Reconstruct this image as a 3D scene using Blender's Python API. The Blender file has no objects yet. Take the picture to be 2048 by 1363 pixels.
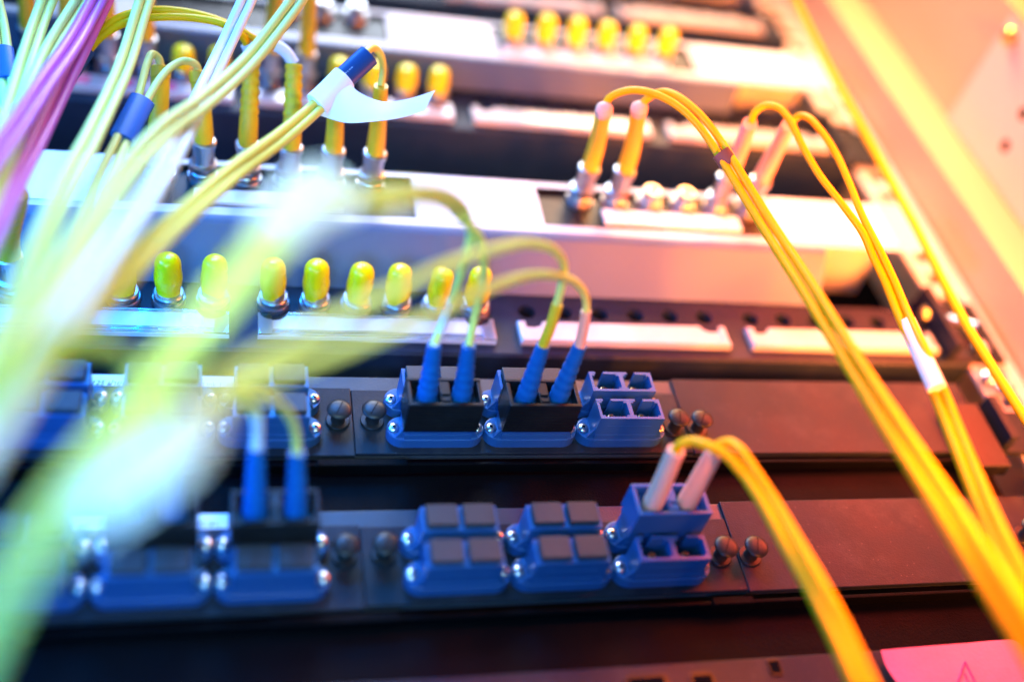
import bpy, bmesh, math, random
from math import sin, cos, pi, radians, sqrt
from mathutils import Vector, Matrix

random.seed(7)
scene = bpy.context.scene
COL = scene.collection
MM = 0.001

# ------------------------------------------------------------------ rack frame and camera
# Everything is laid out in rack millimetres: x right, y up the rack, z out of the rack front.
FPX, CX, CY = 2106.7, 1024.0, 681.5
RC = Matrix(((0.96364046, -0.16118341, 0.21311259),
             (0.02348076, -0.74340281, -0.66843168),
             (0.26616859, 0.64913186, -0.71258832)))
CAM = Vector((-78.021, -235.707, 313.861))
RT = RC.transposed()


def W(p):
    return Vector((p[0] * MM, -p[2] * MM, p[1] * MM))


M3 = Matrix(((1, 0, 0), (0, 0, -1), (0, 1, 0)))


def ray(px, py):
    return RT @ Vector(((px - CX) / FPX, (py - CY) / FPX, 1.0))


def at(px, py, z=0.0):
    d = ray(px, py)
    return CAM + d * ((z - CAM.z) / d.z)


def dp(px, py, d):
    return CAM + ray(px, py) * d


# ------------------------------------------------------------------ materials
def new_mat(name):
    m = bpy.data.materials.new(name)
    m.use_nodes = True
    nt = m.node_tree
    b = nt.nodes['Principled BSDF']
    return m, nt, b


def mat(name, col, rough=0.4, metal=0.0, spec=0.5, var=0.0, vscale=60, bump=0.0, bscale=900, coat=0.0,
        trans=0.0, ior=1.45, sss=0.0, rvar=0.0, dust=0.0):
    m, nt, b = new_mat(name)
    b.inputs['Base Color'].default_value = (*col, 1)
    b.inputs['Roughness'].default_value = rough
    b.inputs['Metallic'].default_value = metal
    b.inputs['Specular IOR Level'].default_value = spec
    b.inputs['IOR'].default_value = ior
    b.inputs['Coat Weight'].default_value = coat
    b.inputs['Coat Roughness'].default_value = 0.08
    b.inputs['Transmission Weight'].default_value = trans
    if sss:
        b.inputs['Subsurface Weight'].default_value = sss
        b.inputs['Subsurface Radius'].default_value = (0.002, 0.0015, 0.0008)
    tc = nt.nodes.new('ShaderNodeTexCoord')
    if var:
        n = nt.nodes.new('ShaderNodeTexNoise')
        n.inputs['Scale'].default_value = vscale
        n.inputs['Detail'].default_value = 5
        nt.links.new(tc.outputs['Object'], n.inputs['Vector'])
        mx = nt.nodes.new('ShaderNodeMix')
        mx.data_type = 'RGBA'
        mx.inputs['A'].default_value = (*[max(0, c * (1 - var)) for c in col], 1)
        mx.inputs['B'].default_value = (*[min(1, c * (1 + var)) for c in col], 1)
        nt.links.new(n.outputs['Fac'], mx.inputs['Factor'])
        nt.links.new(mx.outputs['Result'], b.inputs['Base Color'])
    if dust:
        # pale dust grains and a few smudges lying on the surface
        wn = nt.nodes.new('ShaderNodeTexVoronoi')
        wn.inputs['Scale'].default_value = 420
        nt.links.new(tc.outputs['Object'], wn.inputs['Vector'])
        th = nt.nodes.new('ShaderNodeMath')
        th.operation = 'LESS_THAN'
        th.inputs[1].default_value = 0.11
        nt.links.new(wn.outputs['Distance'], th.inputs[0])
        sm = nt.nodes.new('ShaderNodeTexNoise')
        sm.inputs['Scale'].default_value = 55
        sm.inputs['Detail'].default_value = 8
        sm.inputs['Roughness'].default_value = 0.7
        nt.links.new(tc.outputs['Object'], sm.inputs['Vector'])
        rg = nt.nodes.new('ShaderNodeMapRange')
        rg.inputs['From Min'].default_value = 0.5
        rg.inputs['From Max'].default_value = 0.72
        rg.inputs['To Max'].default_value = 0.35
        nt.links.new(sm.outputs['Fac'], rg.inputs['Value'])
        pk = nt.nodes.new('ShaderNodeMath')
        pk.operation = 'GREATER_THAN'
        pk.inputs[1].default_value = 0.55
        nt.links.new(wn.outputs['Color'], pk.inputs[0])
        mu = nt.nodes.new('ShaderNodeMath')
        mu.operation = 'MULTIPLY'
        nt.links.new(th.outputs[0], mu.inputs[0])
        nt.links.new(pk.outputs[0], mu.inputs[1])
        ad = nt.nodes.new('ShaderNodeMath')
        ad.operation = 'MAXIMUM'
        nt.links.new(mu.outputs[0], ad.inputs[0])
        nt.links.new(rg.outputs['Result'], ad.inputs[1])
        ml = nt.nodes.new('ShaderNodeMath')
        ml.operation = 'MULTIPLY'
        ml.inputs[1].default_value = dust
        nt.links.new(ad.outputs[0], ml.inputs[0])
        dm = nt.nodes.new('ShaderNodeMix')
        dm.data_type = 'RGBA'
        dm.inputs['B'].default_value = (0.30, 0.29, 0.28, 1)
        nt.links.new(ml.outputs[0], dm.inputs['Factor'])
        if var:
            nt.links.new(mx.outputs['Result'], dm.inputs['A'])
        else:
            dm.inputs['A'].default_value = (*col, 1)
        nt.links.new(dm.outputs['Result'], b.inputs['Base Color'])
    if rvar:
        n3 = nt.nodes.new('ShaderNodeTexNoise')
        n3.inputs['Scale'].default_value = 45
        n3.inputs['Detail'].default_value = 6
        nt.links.new(tc.outputs['Object'], n3.inputs['Vector'])
        mr = nt.nodes.new('ShaderNodeMapRange')
        mr.inputs['To Min'].default_value = max(0.02, rough - rvar)
        mr.inputs['To Max'].default_value = min(1, rough + rvar)
        nt.links.new(n3.outputs['Fac'], mr.inputs['Value'])
        nt.links.new(mr.outputs['Result'], b.inputs['Roughness'])
    if bump:
        n2 = nt.nodes.new('ShaderNodeTexNoise')
        n2.inputs['Scale'].default_value = bscale
        n2.inputs['Detail'].default_value = 3
        nt.links.new(tc.outputs['Object'], n2.inputs['Vector'])
        bp = nt.nodes.new('ShaderNodeBump')
        bp.inputs['Strength'].default_value = bump
        bp.inputs['Distance'].default_value = 0.0004
        nt.links.new(n2.outputs['Fac'], bp.inputs['Height'])
        nt.links.new(bp.outputs['Normal'], b.inputs['Normal'])
    return m


BLACKPC = mat('black_powder_coat', (0.0025, 0.0025, 0.003), 0.5, spec=0.045, bump=0.6, bscale=1500, var=0.25, vscale=40, rvar=0.1, dust=0.008)
PLATE = mat('charcoal_powder_coat', (0.011, 0.015, 0.022), 0.46, spec=0.2, bump=0.35, bscale=1700, var=0.2, vscale=30, rvar=0.12, dust=0.13)
SHEEN = mat('satin_black_rail', (0.040, 0.046, 0.056), 0.33, spec=0.42, bump=0.3, bscale=1700, var=0.15, vscale=30)
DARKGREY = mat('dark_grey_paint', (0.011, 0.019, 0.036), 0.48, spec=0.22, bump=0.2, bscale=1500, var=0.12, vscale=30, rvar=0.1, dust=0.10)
SHADEGREY = mat('grey_paint_shaded', (0.095, 0.135, 0.21), 0.45, spec=0.35, bump=0.1, bscale=1300, var=0.05, vscale=25)  # face paint again, underside shade and blue fill put into the colour
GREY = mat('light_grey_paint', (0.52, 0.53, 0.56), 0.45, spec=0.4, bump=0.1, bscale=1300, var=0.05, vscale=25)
VOID = mat('matt_black', (0.003, 0.003, 0.0035), 0.9, spec=0.05)
PAPER = mat('white_paper', (0.82, 0.82, 0.82), 0.7, spec=0.2, bump=0.1, bscale=700)
FROST = mat('frosted_label_strip', (0.50, 0.48, 0.48), 0.35, spec=0.5, coat=0.5, var=0.18, vscale=70, bump=0.1, bscale=300)
PINKPAPER = mat('pink_paper', (0.80, 0.16, 0.27), 0.65, spec=0.25, bump=0.35, bscale=900, var=0.12, vscale=120)
INK = mat('blue_ink', (0.02, 0.03, 0.16), 0.6)
MAGINK = mat('magenta_ink', (0.55, 0.0, 0.22), 0.6)
PALEINK = mat('pale_print', (0.35, 0.55, 0.75), 0.6)
BLUE = mat('blue_plastic', (0.020, 0.088, 0.24), 0.36, spec=0.5, var=0.12, vscale=80, bump=0.08, bscale=1600, rvar=0.1, dust=0.06)
BOOTBLUE = mat('blue_boot_rubber', (0.003, 0.095, 0.33), 0.45, spec=0.4, var=0.06, vscale=120)
SLEEVEBLUE = mat('blue_heat_shrink', (0.008, 0.055, 0.19), 0.42, spec=0.45, bump=0.1, bscale=700)
BLACKPL = mat('black_plastic', (0.007, 0.007, 0.008), 0.40, spec=0.3, bump=0.12, bscale=1400, rvar=0.1, dust=0.07)
DUSTPL = mat('dark_dust_plug', (0.030, 0.030, 0.032), 0.5, spec=0.4, bump=0.2, bscale=1400, rvar=0.12, dust=0.16)
KNOBPL = mat('black_nylon', (0.013, 0.013, 0.014), 0.40, spec=0.32, rvar=0.1, dust=0.08)
STEEL = mat('bright_steel', (0.66, 0.66, 0.68), 0.28, metal=1.0, var=0.1, vscale=300)
NICKEL = mat('nickel', (0.46, 0.46, 0.47), 0.36, metal=1.0, var=0.12, vscale=200)
CLEARCAP = mat('translucent_vinyl', (0.72, 0.74, 0.74), 0.25, spec=0.5, sss=0.3)
BRASS = mat('brass', (0.75, 0.50, 0.15), 0.3, metal=1.0)
BRONZE = mat('bronze_pin', (0.7, 0.42, 0.2), 0.35, metal=0.8)
CAPY = mat('yellow_vinyl_cap', (0.95, 0.74, 0.0), 0.28, spec=0.4, sss=0.1, var=0.10, vscale=90, coat=0.12, rvar=0.1, bump=0.06, bscale=260)
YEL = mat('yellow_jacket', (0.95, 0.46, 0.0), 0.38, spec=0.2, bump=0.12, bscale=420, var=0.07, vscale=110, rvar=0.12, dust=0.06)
YELBOOT = mat('yellow_boot', (0.80, 0.50, 0.015), 0.45, spec=0.4, bump=0.05, bscale=700)
PALEY = mat('pale_yellow_jacket', (0.80, 0.72, 0.19), 0.42, spec=0.35)
IVORY = mat('ivory_jacket', (0.80, 0.74, 0.64), 0.4, spec=0.4)
MAG = mat('magenta_jacket', (0.72, 0.12, 0.50), 0.36, spec=0.5)
YELCOOLLIT = mat('yellow_jacket_cool_lit', (0.84, 0.78, 0.16), 0.4, spec=0.5)  # yellow jacket, lime cast of the cool light mixed into the colour
YELBLUELIT = mat('yellow_jacket_blue_lit', (0.58, 0.74, 0.08), 0.36, spec=0.5)  # yellow jacket too, green of the blue-cyan light put into its base
WHITEPL = mat('white_sleeve', (0.80, 0.79, 0.80), 0.45, spec=0.4)
PINKBOOT = mat('translucent_white_boot', (0.88, 0.44, 0.29), 0.5, spec=0.3, sss=0.2)
CLIPBR = mat('brown_clip', (0.12, 0.06, 0.04), 0.5, bump=0.2, bscale=1200)
ACRYL = mat('clear_acrylic', (0.93, 0.96, 1.0), 0.03, spec=0.5, trans=1.0, ior=1.49)
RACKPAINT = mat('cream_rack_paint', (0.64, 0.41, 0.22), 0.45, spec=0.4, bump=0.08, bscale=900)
PALECREAM = mat('pale_cream', (0.74, 0.57, 0.40), 0.45, spec=0.4)  # side plate, set lighter than the post walls
ZINC = mat('zinc_plated', (0.72, 0.69, 0.66), 0.4, metal=0.35, var=0.1, vscale=60)


# ------------------------------------------------------------------ mesh building
class MB:
    def __init__(s):
        s.v, s.f, s.sm = [], [], []

    def add(s, vs, fs, smooth=False):
        o = len(s.v)
        s.v += [Vector(v) for v in vs]
        s.f += [[i + o for i in f] for f in fs]
        s.sm += [smooth] * len(fs)

    def box(s, x0, x1, y0, y1, z0, z1, bev=0.0, seg=2):
        if bev <= 0:
            vs = [(x, y, z) for z in (z0, z1) for y in (y0, y1) for x in (x0, x1)]
            s.add(vs, [(0, 2, 3, 1), (4, 5, 7, 6), (0, 1, 5, 4), (2, 6, 7, 3), (0, 4, 6, 2), (1, 3, 7, 5)])
            return
        bm = bmesh.new()
        bmesh.ops.create_cube(bm, size=1)
        for v in bm.verts:
            v.co = Vector(((x0 + x1) / 2 + v.co.x * (x1 - x0), (y0 + y1) / 2 + v.co.y * (y1 - y0), (z0 + z1) / 2 + v.co.z * (z1 - z0)))
        bmesh.ops.bevel(bm, geom=bm.edges[:], offset=bev, segments=seg, affect='EDGES', profile=0.5)
        s.bm(bm)

    def bm(s, bm, smooth=False):
        bm.verts.index_update()
        s.add([v.co.copy() for v in bm.verts], [[v.index for v in f.verts] for f in bm.faces], smooth)
        bm.free()

    def prism(s, poly, z0, z1, bev=0.0):
        """polygon in xy (counter clockwise), extruded along z"""
        bm = bmesh.new()
        vs = [bm.verts.new((p[0], p[1], z0)) for p in poly]
        f = bm.faces.new(vs)
        r = bmesh.ops.extrude_face_region(bm, geom=[f])
        top = [g for g in r['geom'] if isinstance(g, bmesh.types.BMVert)]
        for v in top:
            v.co.z = z1
        bmesh.ops.recalc_face_normals(bm, faces=bm.faces[:])
        if bev:
            ts = set(top)
            ed = [e for e in bm.edges if e.verts[0] in ts and e.verts[1] in ts]
            bmesh.ops.bevel(bm, geom=ed, offset=bev, segments=2, affect='EDGES', profile=0.5)
        s.bm(bm)

    def lathe(s, prof, seg=32, c=(0, 0, 0), axis=(0, 0, 1), rmod=None, caps=True):
        ax = Vector(axis).normalized()
        q = Vector((0, 0, 1)).rotation_difference(ax).to_matrix()
        c = Vector(c)
        vs, fs = [], []
        n = len(prof)
        for i, (r, z) in enumerate(prof):
            for k in range(seg):
                a = 2 * pi * k / seg
                rr = r * (rmod(i, k) if rmod else 1)
                vs.append(c + q @ Vector((rr * cos(a), rr * sin(a), z)))
        for i in range(n - 1):
            for k in range(seg):
                a, b = i * seg + k, i * seg + (k + 1) % seg
                fs.append((a, b, b + seg, a + seg))
        if caps:
            fs.append(tuple(range(seg))[::-1])
            fs.append(tuple(range((n - 1) * seg, n * seg)))
        s.add(vs, fs, True)

    def tube(s, pts, rad, seg=16, flat=None):
        """pts: polyline of Vectors, rad: number or list; flat: (vector, factor) stretches the section along a direction"""
        n = len(pts)
        if not isinstance(rad, (list, tuple)):
            rad = [rad] * n
        T = []
        for i in range(n):
            a, b = pts[max(0, i - 1)], pts[min(n - 1, i + 1)]
            T.append((b - a).normalized())
        u = T[0].orthogonal().normalized()
        vs, fs = [], []
        for i in range(n):
            if i:
                u = (T[i - 1].rotation_difference(T[i])) @ u
            u = (u - T[i] * u.dot(T[i])).normalized()
            w = T[i].cross(u)
            for k in range(seg):
                a = 2 * pi * k / seg
                o = (u * cos(a) + w * sin(a)) * rad[i]
                if flat:
                    fv = flat[0] if not isinstance(flat[0], list) else flat[0][i]
                    fv = (fv - T[i] * fv.dot(T[i])).normalized()
                    o += fv * (o.dot(fv)) * (flat[1] - 1)
                vs.append(pts[i] + o)
        for i in range(n - 1):
            for k in range(seg):
                a, b = i * seg + k, i * seg + (k + 1) % seg
                fs.append((a, b, b + seg, a + seg))
        fs.append(tuple(range(seg))[::-1])
        fs.append(tuple(range((n - 1) * seg, n * seg)))
        s.add(vs, fs, True)

    def plate_holes(s, x0, x1, y0, y1, z, holes, r, depth=4, seg=24):
        """flat sheet facing +z with round holes (hx, hy) in one row, each lined with a short wall"""
        holes = sorted(holes)
        xs = [x0]
        for i in range(len(holes) - 1):
            xs.append((holes[i][0] + holes[i + 1][0]) / 2 if holes[i + 1][0] - holes[i][0] < 20 else None)
        cells, left = [], x0
        for i, (hx, hy) in enumerate(holes):
            a, b = hx - r * 1.35, hx + r * 1.35
            if a > left:
                s.add([(left, y0, z), (a, y0, z), (a, y1, z), (left, y1, z)], [(0, 1, 2, 3)])
            ya, yb = hy - r * 1.35, hy + r * 1.35
            s.add([(a, y0, z), (b, y0, z), (b, ya, z), (a, ya, z)], [(0, 1, 2, 3)])
            s.add([(a, yb, z), (b, yb, z), (b, y1, z), (a, y1, z)], [(0, 1, 2, 3)])
            vs, fs = [], []
            for k in range(seg):
                t = 2 * pi * k / seg + pi / 4
                cx, cy = cos(t), sin(t)
                m = max(abs(cx), abs(cy))
                vs.append((hx + r * 1.35 * cx / m, hy + r * 1.35 * cy / m, z))
                vs.append((hx + r * cx, hy + r * cy, z))
                vs.append((hx + r * cx, hy + r * cy, z - depth))
            for k in range(seg):
                a2, b2 = 3 * k, 3 * ((k + 1) % seg)
                fs.append((a2, b2, b2 + 1, a2 + 1))
                fs.append((a2 + 1, b2 + 1, b2 + 2, a2 + 2))
            s.add(vs, fs)
            left = b
        if left < x1:
            s.add([(left, y0, z), (x1, y0, z), (x1, y1, z), (left, y1, z)], [(0, 1, 2, 3)])

    def build(s, name, m, parent=None, org=(0, 0, 0)):
        me = bpy.data.meshes.new(name)
        o = Vector(org)
        me.from_pydata([((v - o) * MM)[:] for v in s.v], [], s.f)
        me.polygons.foreach_set('use_smooth', s.sm)
        me.update()
        bm = bmesh.new()
        bm.from_mesh(me)
        bmesh.ops.recalc_face_normals(bm, faces=bm.faces[:])
        for e in bm.edges:
            if len(e.link_faces) == 2 and e.calc_face_angle(0) > radians(38):
                e.smooth = False
        bm.to_mesh(me)
        bm.free()
        me.materials.append(m)
        ob = bpy.data.objects.new(name, me)
        COL.objects.link(ob)
        if parent is not None:
            ob.parent = parent
        return ob


def put(o, p):
    o.location = W(p)
    o.rotation_euler = (pi / 2, 0, 0)
    return o


def tag(o, label=None, cat=None, group=None, kind=None):
    if label:
        o['label'] = label
    if cat:
        o['category'] = cat
    if group:
        o['group'] = group
    if kind:
        o['kind'] = kind
    return o


def thing(name, label, cat, p=(0, 0, 0), group=None):
    o = bpy.data.objects.new(name, None)
    o.empty_display_size = 0.01
    COL.objects.link(o)
    put(o, p)
    return tag(o, label, cat, group)


def solo(mb, name, m, label, cat, p, group=None, kind=None):
    """a thing that is one mesh; mb is in rack mm, the origin goes to p"""
    o = mb.build(name, m, None, p)
    put(o, p)
    return tag(o, label, cat, group, kind)


def copy_tree(o, p, label=None, group=None, rotz=None):
    c = o.copy()
    COL.objects.link(c)
    put(c, p)
    if label:
        c['label'] = label
    if group:
        c['group'] = group
    for ch in list(o.children):
        d = ch.copy()
        COL.objects.link(d)
        d.parent = c
        for g in list(ch.children):
            e = g.copy()
            COL.objects.link(e)
            e.parent = d
    return c


ORD = ['first', 'second', 'third', 'fourth', 'fifth', 'sixth', 'seventh', 'eighth', 'ninth', 'tenth', 'eleventh', 'twelfth',
       'thirteenth', 'fourteenth', 'fifteenth', 'sixteenth', 'seventeenth', 'eighteenth', 'nineteenth', 'twentieth']


def spline(P, n=10):
    """Catmull-Rom (centripetal) through P"""
    P = [Vector(p) for p in P]
    if len(P) == 2:
        return [P[0].lerp(P[1], i / n) for i in range(n + 1)]
    Q = [P[0] * 2 - P[1]] + P + [P[-1] * 2 - P[-2]]
    out = []
    for i in range(1, len(Q) - 2):
        p0, p1, p2, p3 = Q[i - 1:i + 3]
        t0 = 0
        t1 = t0 + max(1e-4, (p1 - p0).length ** .5)
        t2 = t1 + max(1e-4, (p2 - p1).length ** .5)
        t3 = t2 + max(1e-4, (p3 - p2).length ** .5)
        for k in range(n):
            t = t1 + (t2 - t1) * k / n
            A1 = p0 * ((t1 - t) / (t1 - t0)) + p1 * ((t - t0) / (t1 - t0))
            A2 = p1 * ((t2 - t) / (t2 - t1)) + p2 * ((t - t1) / (t2 - t1))
            A3 = p2 * ((t3 - t) / (t3 - t2)) + p3 * ((t - t2) / (t3 - t2))
            B1 = A1 * ((t2 - t) / (t2 - t0)) + A2 * ((t - t0) / (t2 - t0))
            B2 = A2 * ((t3 - t) / (t3 - t1)) + A3 * ((t - t1) / (t3 - t1))
            out.append(B1 * ((t2 - t) / (t2 - t1)) + B2 * ((t - t1) / (t2 - t1)))
    out.append(P[-1])
    return out


def text_mesh(txt, size, m, name, parent, origin, org=(0, 0, 0), shear=0.0, depth=0.06, xdir=(1, 0, 0), ydir=(0, 1, 0), kind=None):
    cu = bpy.data.curves.new(name, 'FONT')
    cu.body = txt
    cu.size = size
    cu.extrude = depth
    cu.shear = shear
    cu.offset = 0.02
    ob = bpy.data.objects.new(name, cu)
    COL.objects.link(ob)
    bpy.context.view_layer.update()
    dg = bpy.context.evaluated_depsgraph_get()
    me0 = ob.evaluated_get(dg).to_mesh()
    X, Y = Vector(xdir).normalized(), Vector(ydir).normalized()
    Z = X.cross(Y)
    mb = MB()
    mb.add([Vector(origin) + X * v.co.x + Y * v.co.y + Z * v.co.z for v in me0.vertices], [list(p.vertices) for p in me0.polygons])
    ob.evaluated_get(dg).to_mesh_clear()
    bpy.data.objects.remove(ob)
    bpy.data.curves.remove(cu)
    return mb.build(name, m, parent, org)


# ------------------------------------------------------------------ backdrop and blank sheets
b = MB()
b.box(-520, 330, -260, 760, -62, -58)
solo(b, 'backdrop', VOID, None, None, (0, 0, -60), kind='structure')

b = MB()
b.box(-420, 244, -31.5, -14.4, -5.5, -4, .5)
solo(b, 'blank_panel', BLACKPC, 'black textured blank panel between the two rows of blue adapters', 'blank panel', (0, -23, -5))
b = MB()
b.box(-420, 244, -94, -72.6, -5.5, -4, .5)
solo(b, 'blank_panel', BLACKPC, 'black textured blank panel under the lower row of blue adapters', 'blank panel', (0, -83, -5))


# ------------------------------------------------------------------ adapter panels (two rows of blue duplex adapters)
def knob(parent, x, y, z, slot):
    b = MB()
    b.lathe([(4.4, 0), (4.5, .7), (4.2, 1.1), (2.7, 1.15), (2.5, 1.6), (2.45, 6.2), (2.7, 6.5), (4.2, 6.6), (4.55, 6.9), (4.6, 7.3), (4.3, 7.75), (3.4, 8.15), (1.8, 8.4), (.01, 8.45)], 28, (x, y, z), caps=False)
    k = b.build('latch_knob', KNOBPL, parent, parent_org(parent))
    c = MB()
    a = slot
    ux, uy = cos(a), sin(a)
    c.add([(x + ux * t - uy * w, y + uy * t + ux * w, z + h) for t, h in ((-3.2, 8.24), (-1.2, 8.48), (1.2, 8.48), (3.2, 8.24)) for w in (-.16, .16)],
          [(0, 2, 3, 1), (2, 4, 5, 3), (4, 6, 7, 5)])
    c.build('slot', VOID, k, parent_org(parent))
    return k


ORGS = {}


def parent_org(o):
    while o.parent:
        o = o.parent
    return ORGS[o.name]


def adapter_panel(y0, label, seams, knobs, xr, tabs):
    """y0: centre line of the lower adapter row"""
    p = (0, y0, 0)
    t = thing('adapter_panel', label, 'patch panel', p)
    ORGS[t.name] = p
    b = MB()
    b.box(-420, xr, y0 + 21.6, y0 + 29.2, -2, 0.2, .4)
    b.box(-420, xr, y0 - 8.5, y0 + 21.6, -2, -0.6)
    b.build('frame', SHEEN, t, p)
    b = MB()
    b.box(-420, xr, y0 - 13.4, y0 - 11.9, -4, 1.2, .35)
    for a, c in tabs:
        b.box(a, c, y0 - 13.9, y0 - 10.9, -4, 1.9, .4)
    b.build('lip', BLACKPC, t, p)
    xs = [-420] + seams + [xr]
    for i in range(len(xs) - 1):
        b = MB()
        last = i == len(xs) - 2
        b.box(xs[i] + .12, xs[i + 1] - .12, y0 - 8.3 - (.7 if i % 2 else 0), y0 + 21.9 + (.9 if i % 2 else 0) + (6.6 if last else 0), -.5, 1.2 if not last else 1.45, .35)
        m = b.build('module_plate', PLATE, t, p)
        for (kx, ky) in knobs:
            if xs[i] < kx < xs[i + 1]:
                knob(m, kx, y0 + ky, 1.2, random.uniform(1.0, 1.5))
    return t


adapter_panel(0.0, 'upper black adapter panel with five latch knobs and two dark cable clips', [-146, -29.9, 104.3], [(-35.6, 6.6), (-22.8, 6.6), (98.8, 3.6), (108.6, 3.0)], 246, [(-44, -11)])
adapter_panel(-61.1, 'lower black adapter panel nearest the bottom blank panel', [-146, -30.6, 107.6], [(-36.4, 10.6), (-23.2, 10.6), (100.4, 5.6), (112.4, 5.2), (236.5, 10.0)], 262, [(-60, -20), (92, 108)])
bpy.data.objects['adapter_panel']['label'] = 'upper black adapter panel holding two black twin plugs'
bpy.data.objects['adapter_panel.001']['label'] = 'lower black adapter panel holding one blue twin plug'


# ------------------------------------------------------------------ duplex adapter prototype (local origin: centre of its flange, on the plate)
def stadium(L, r, n=10):
    P = []
    for k in range(n + 1):
        a = -pi / 2 + pi * k / n
        P.append((L - r + r * cos(a), r * sin(a)))
    for k in range(n + 1):
        a = pi / 2 + pi * k / n
        P.append((-(L - r) + r * cos(a), r * sin(a)))
    return P


def make_adapter():
    t = thing('duplex_adapter', 'x', 'fibre adapter')
    b = MB()
    fl = []
    L, r, hb = 18.3, 5.9, 5.6
    for k in range(13):
        a = -pi / 2 + pi * k / 12
        fl.append((L - r + r * cos(a), hb * sin(a)))
    for k in range(13):
        a = pi / 2 + pi * k / 12
        fl.append((-(L - r) + r * cos(a), hb * sin(a)))
    b.prism(fl, 0, 4.6, .35)
    b.build('flange', BLUE, t)
    b = MB()
    hw, hh, w, cw = 13.0, 4.85, 1.05, 1.7     # half width, half height, wall, centre wall
    sx = [-8.7, 4.5]                          # key slots
    sw = 1.6
    z0, z1 = 4.6, 17.0
    # walls that butt end to end
    b.box(-hw, hw, -hh, -hh + w, z0, z1)
    b.box(-hw, -hw + w, -hh + w, hh - w, z0, z1)
    b.box(hw - w, hw, -hh + w, hh - w, z0, z1)
    b.box(-cw / 2, cw / 2, -hh + w, hh - w, z0, z1)
    xs = [-hw, sx[0] - sw, sx[0] + sw, sx[1] - sw, sx[1] + sw, hw]
    for i in (0, 2, 4):
        b.box(xs[i], xs[i + 1], hh - w, hh, z0, z1)
    for i in (1, 3):
        b.box(xs[i], xs[i + 1], hh - w, hh, z0, 6.0)
    # corner nubs in the mouths
    for cx0, cx1 in ((-hw + w, -cw / 2), (cw / 2, hw - w)):
        for x, y in ((cx0, -hh + w), (cx1 - 1.1, -hh + w), (cx0, hh - w - .8), (cx1 - 1.1, hh - w - .8)):
            b.box(x, x + 1.1, y, y + .8, 13.5, z1 - .06)
    # stepped ribs along the lower wall and end fins
    b.box(-hw + .4, hw - .4, -hh - .35, -hh, z0, 7.2)
    b.box(-hw + 4, hw - 4, -hh - .18, -hh, 12.2, 12.6)
    for s in (-1, 1):
        b.add([(s * hw, -hh + 1.4, z0), (s * (hw + 2.6), -hh + 1.4, z0), (s * hw, -hh + 1.4, z0 + 5.5),
               (s * hw, -hh + .4, z0), (s * (hw + 2.6), -hh + .4, z0), (s * hw, -hh + .4, z0 + 5.5)],
              [(0, 1, 2), (3, 5, 4), (0, 3, 4, 1), (1, 4, 5, 2), (0, 2, 5, 3)])
    body = b.build('body', BLUE, t)
    b = MB()
    b.box(-hw + w + .05, -cw / 2 - .05, -hh + w + .05, hh - w - .05, z0 - .4, z0 + .35)
    b.box(cw / 2 + .05, hw - w - .05, -hh + w + .05, hh - w - .05, z0 - .4, z0 + .35)
    b.build('cavity_floor', VOID, body)
    for x in (-6.3, 6.3):
        b = MB()
        b.lathe([(1.35, z0), (1.35, 12.0), (1.0, 12.2), (.9, 12.0), (.85, 6)], 16, (x, 0, 0))
        b.build('ferrule_sleeve', BRONZE, body)
    for s in (-1, 1):
        b = MB()
        c = (s * 15.9, 0, 4.6)
        b.lathe([(2.25, 0), (2.25, .25), (2.05, .75), (1.5, 1.15), (.8, 1.32), (.01, 1.36)], 24, c, caps=False)
        sc = b.build('screw', STEEL, t)
        d = MB()
        for a in (.5, .5 + pi / 2):
            ca, sa = cos(a), sin(a)
            d.add([(c[0] + ca * u - sa * v, c[1] + sa * u + ca * v, c[2] + (1.37 if abs(u) < .9 else 1.05)) for u in (-1.45, -.7, .7, 1.45) for v in (-.3, .3)],
                  [(0, 2, 3, 1), (2, 4, 5, 3), (4, 6, 7, 5)])
        d.build('cross_recess', VOID, sc)
    return t


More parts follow.
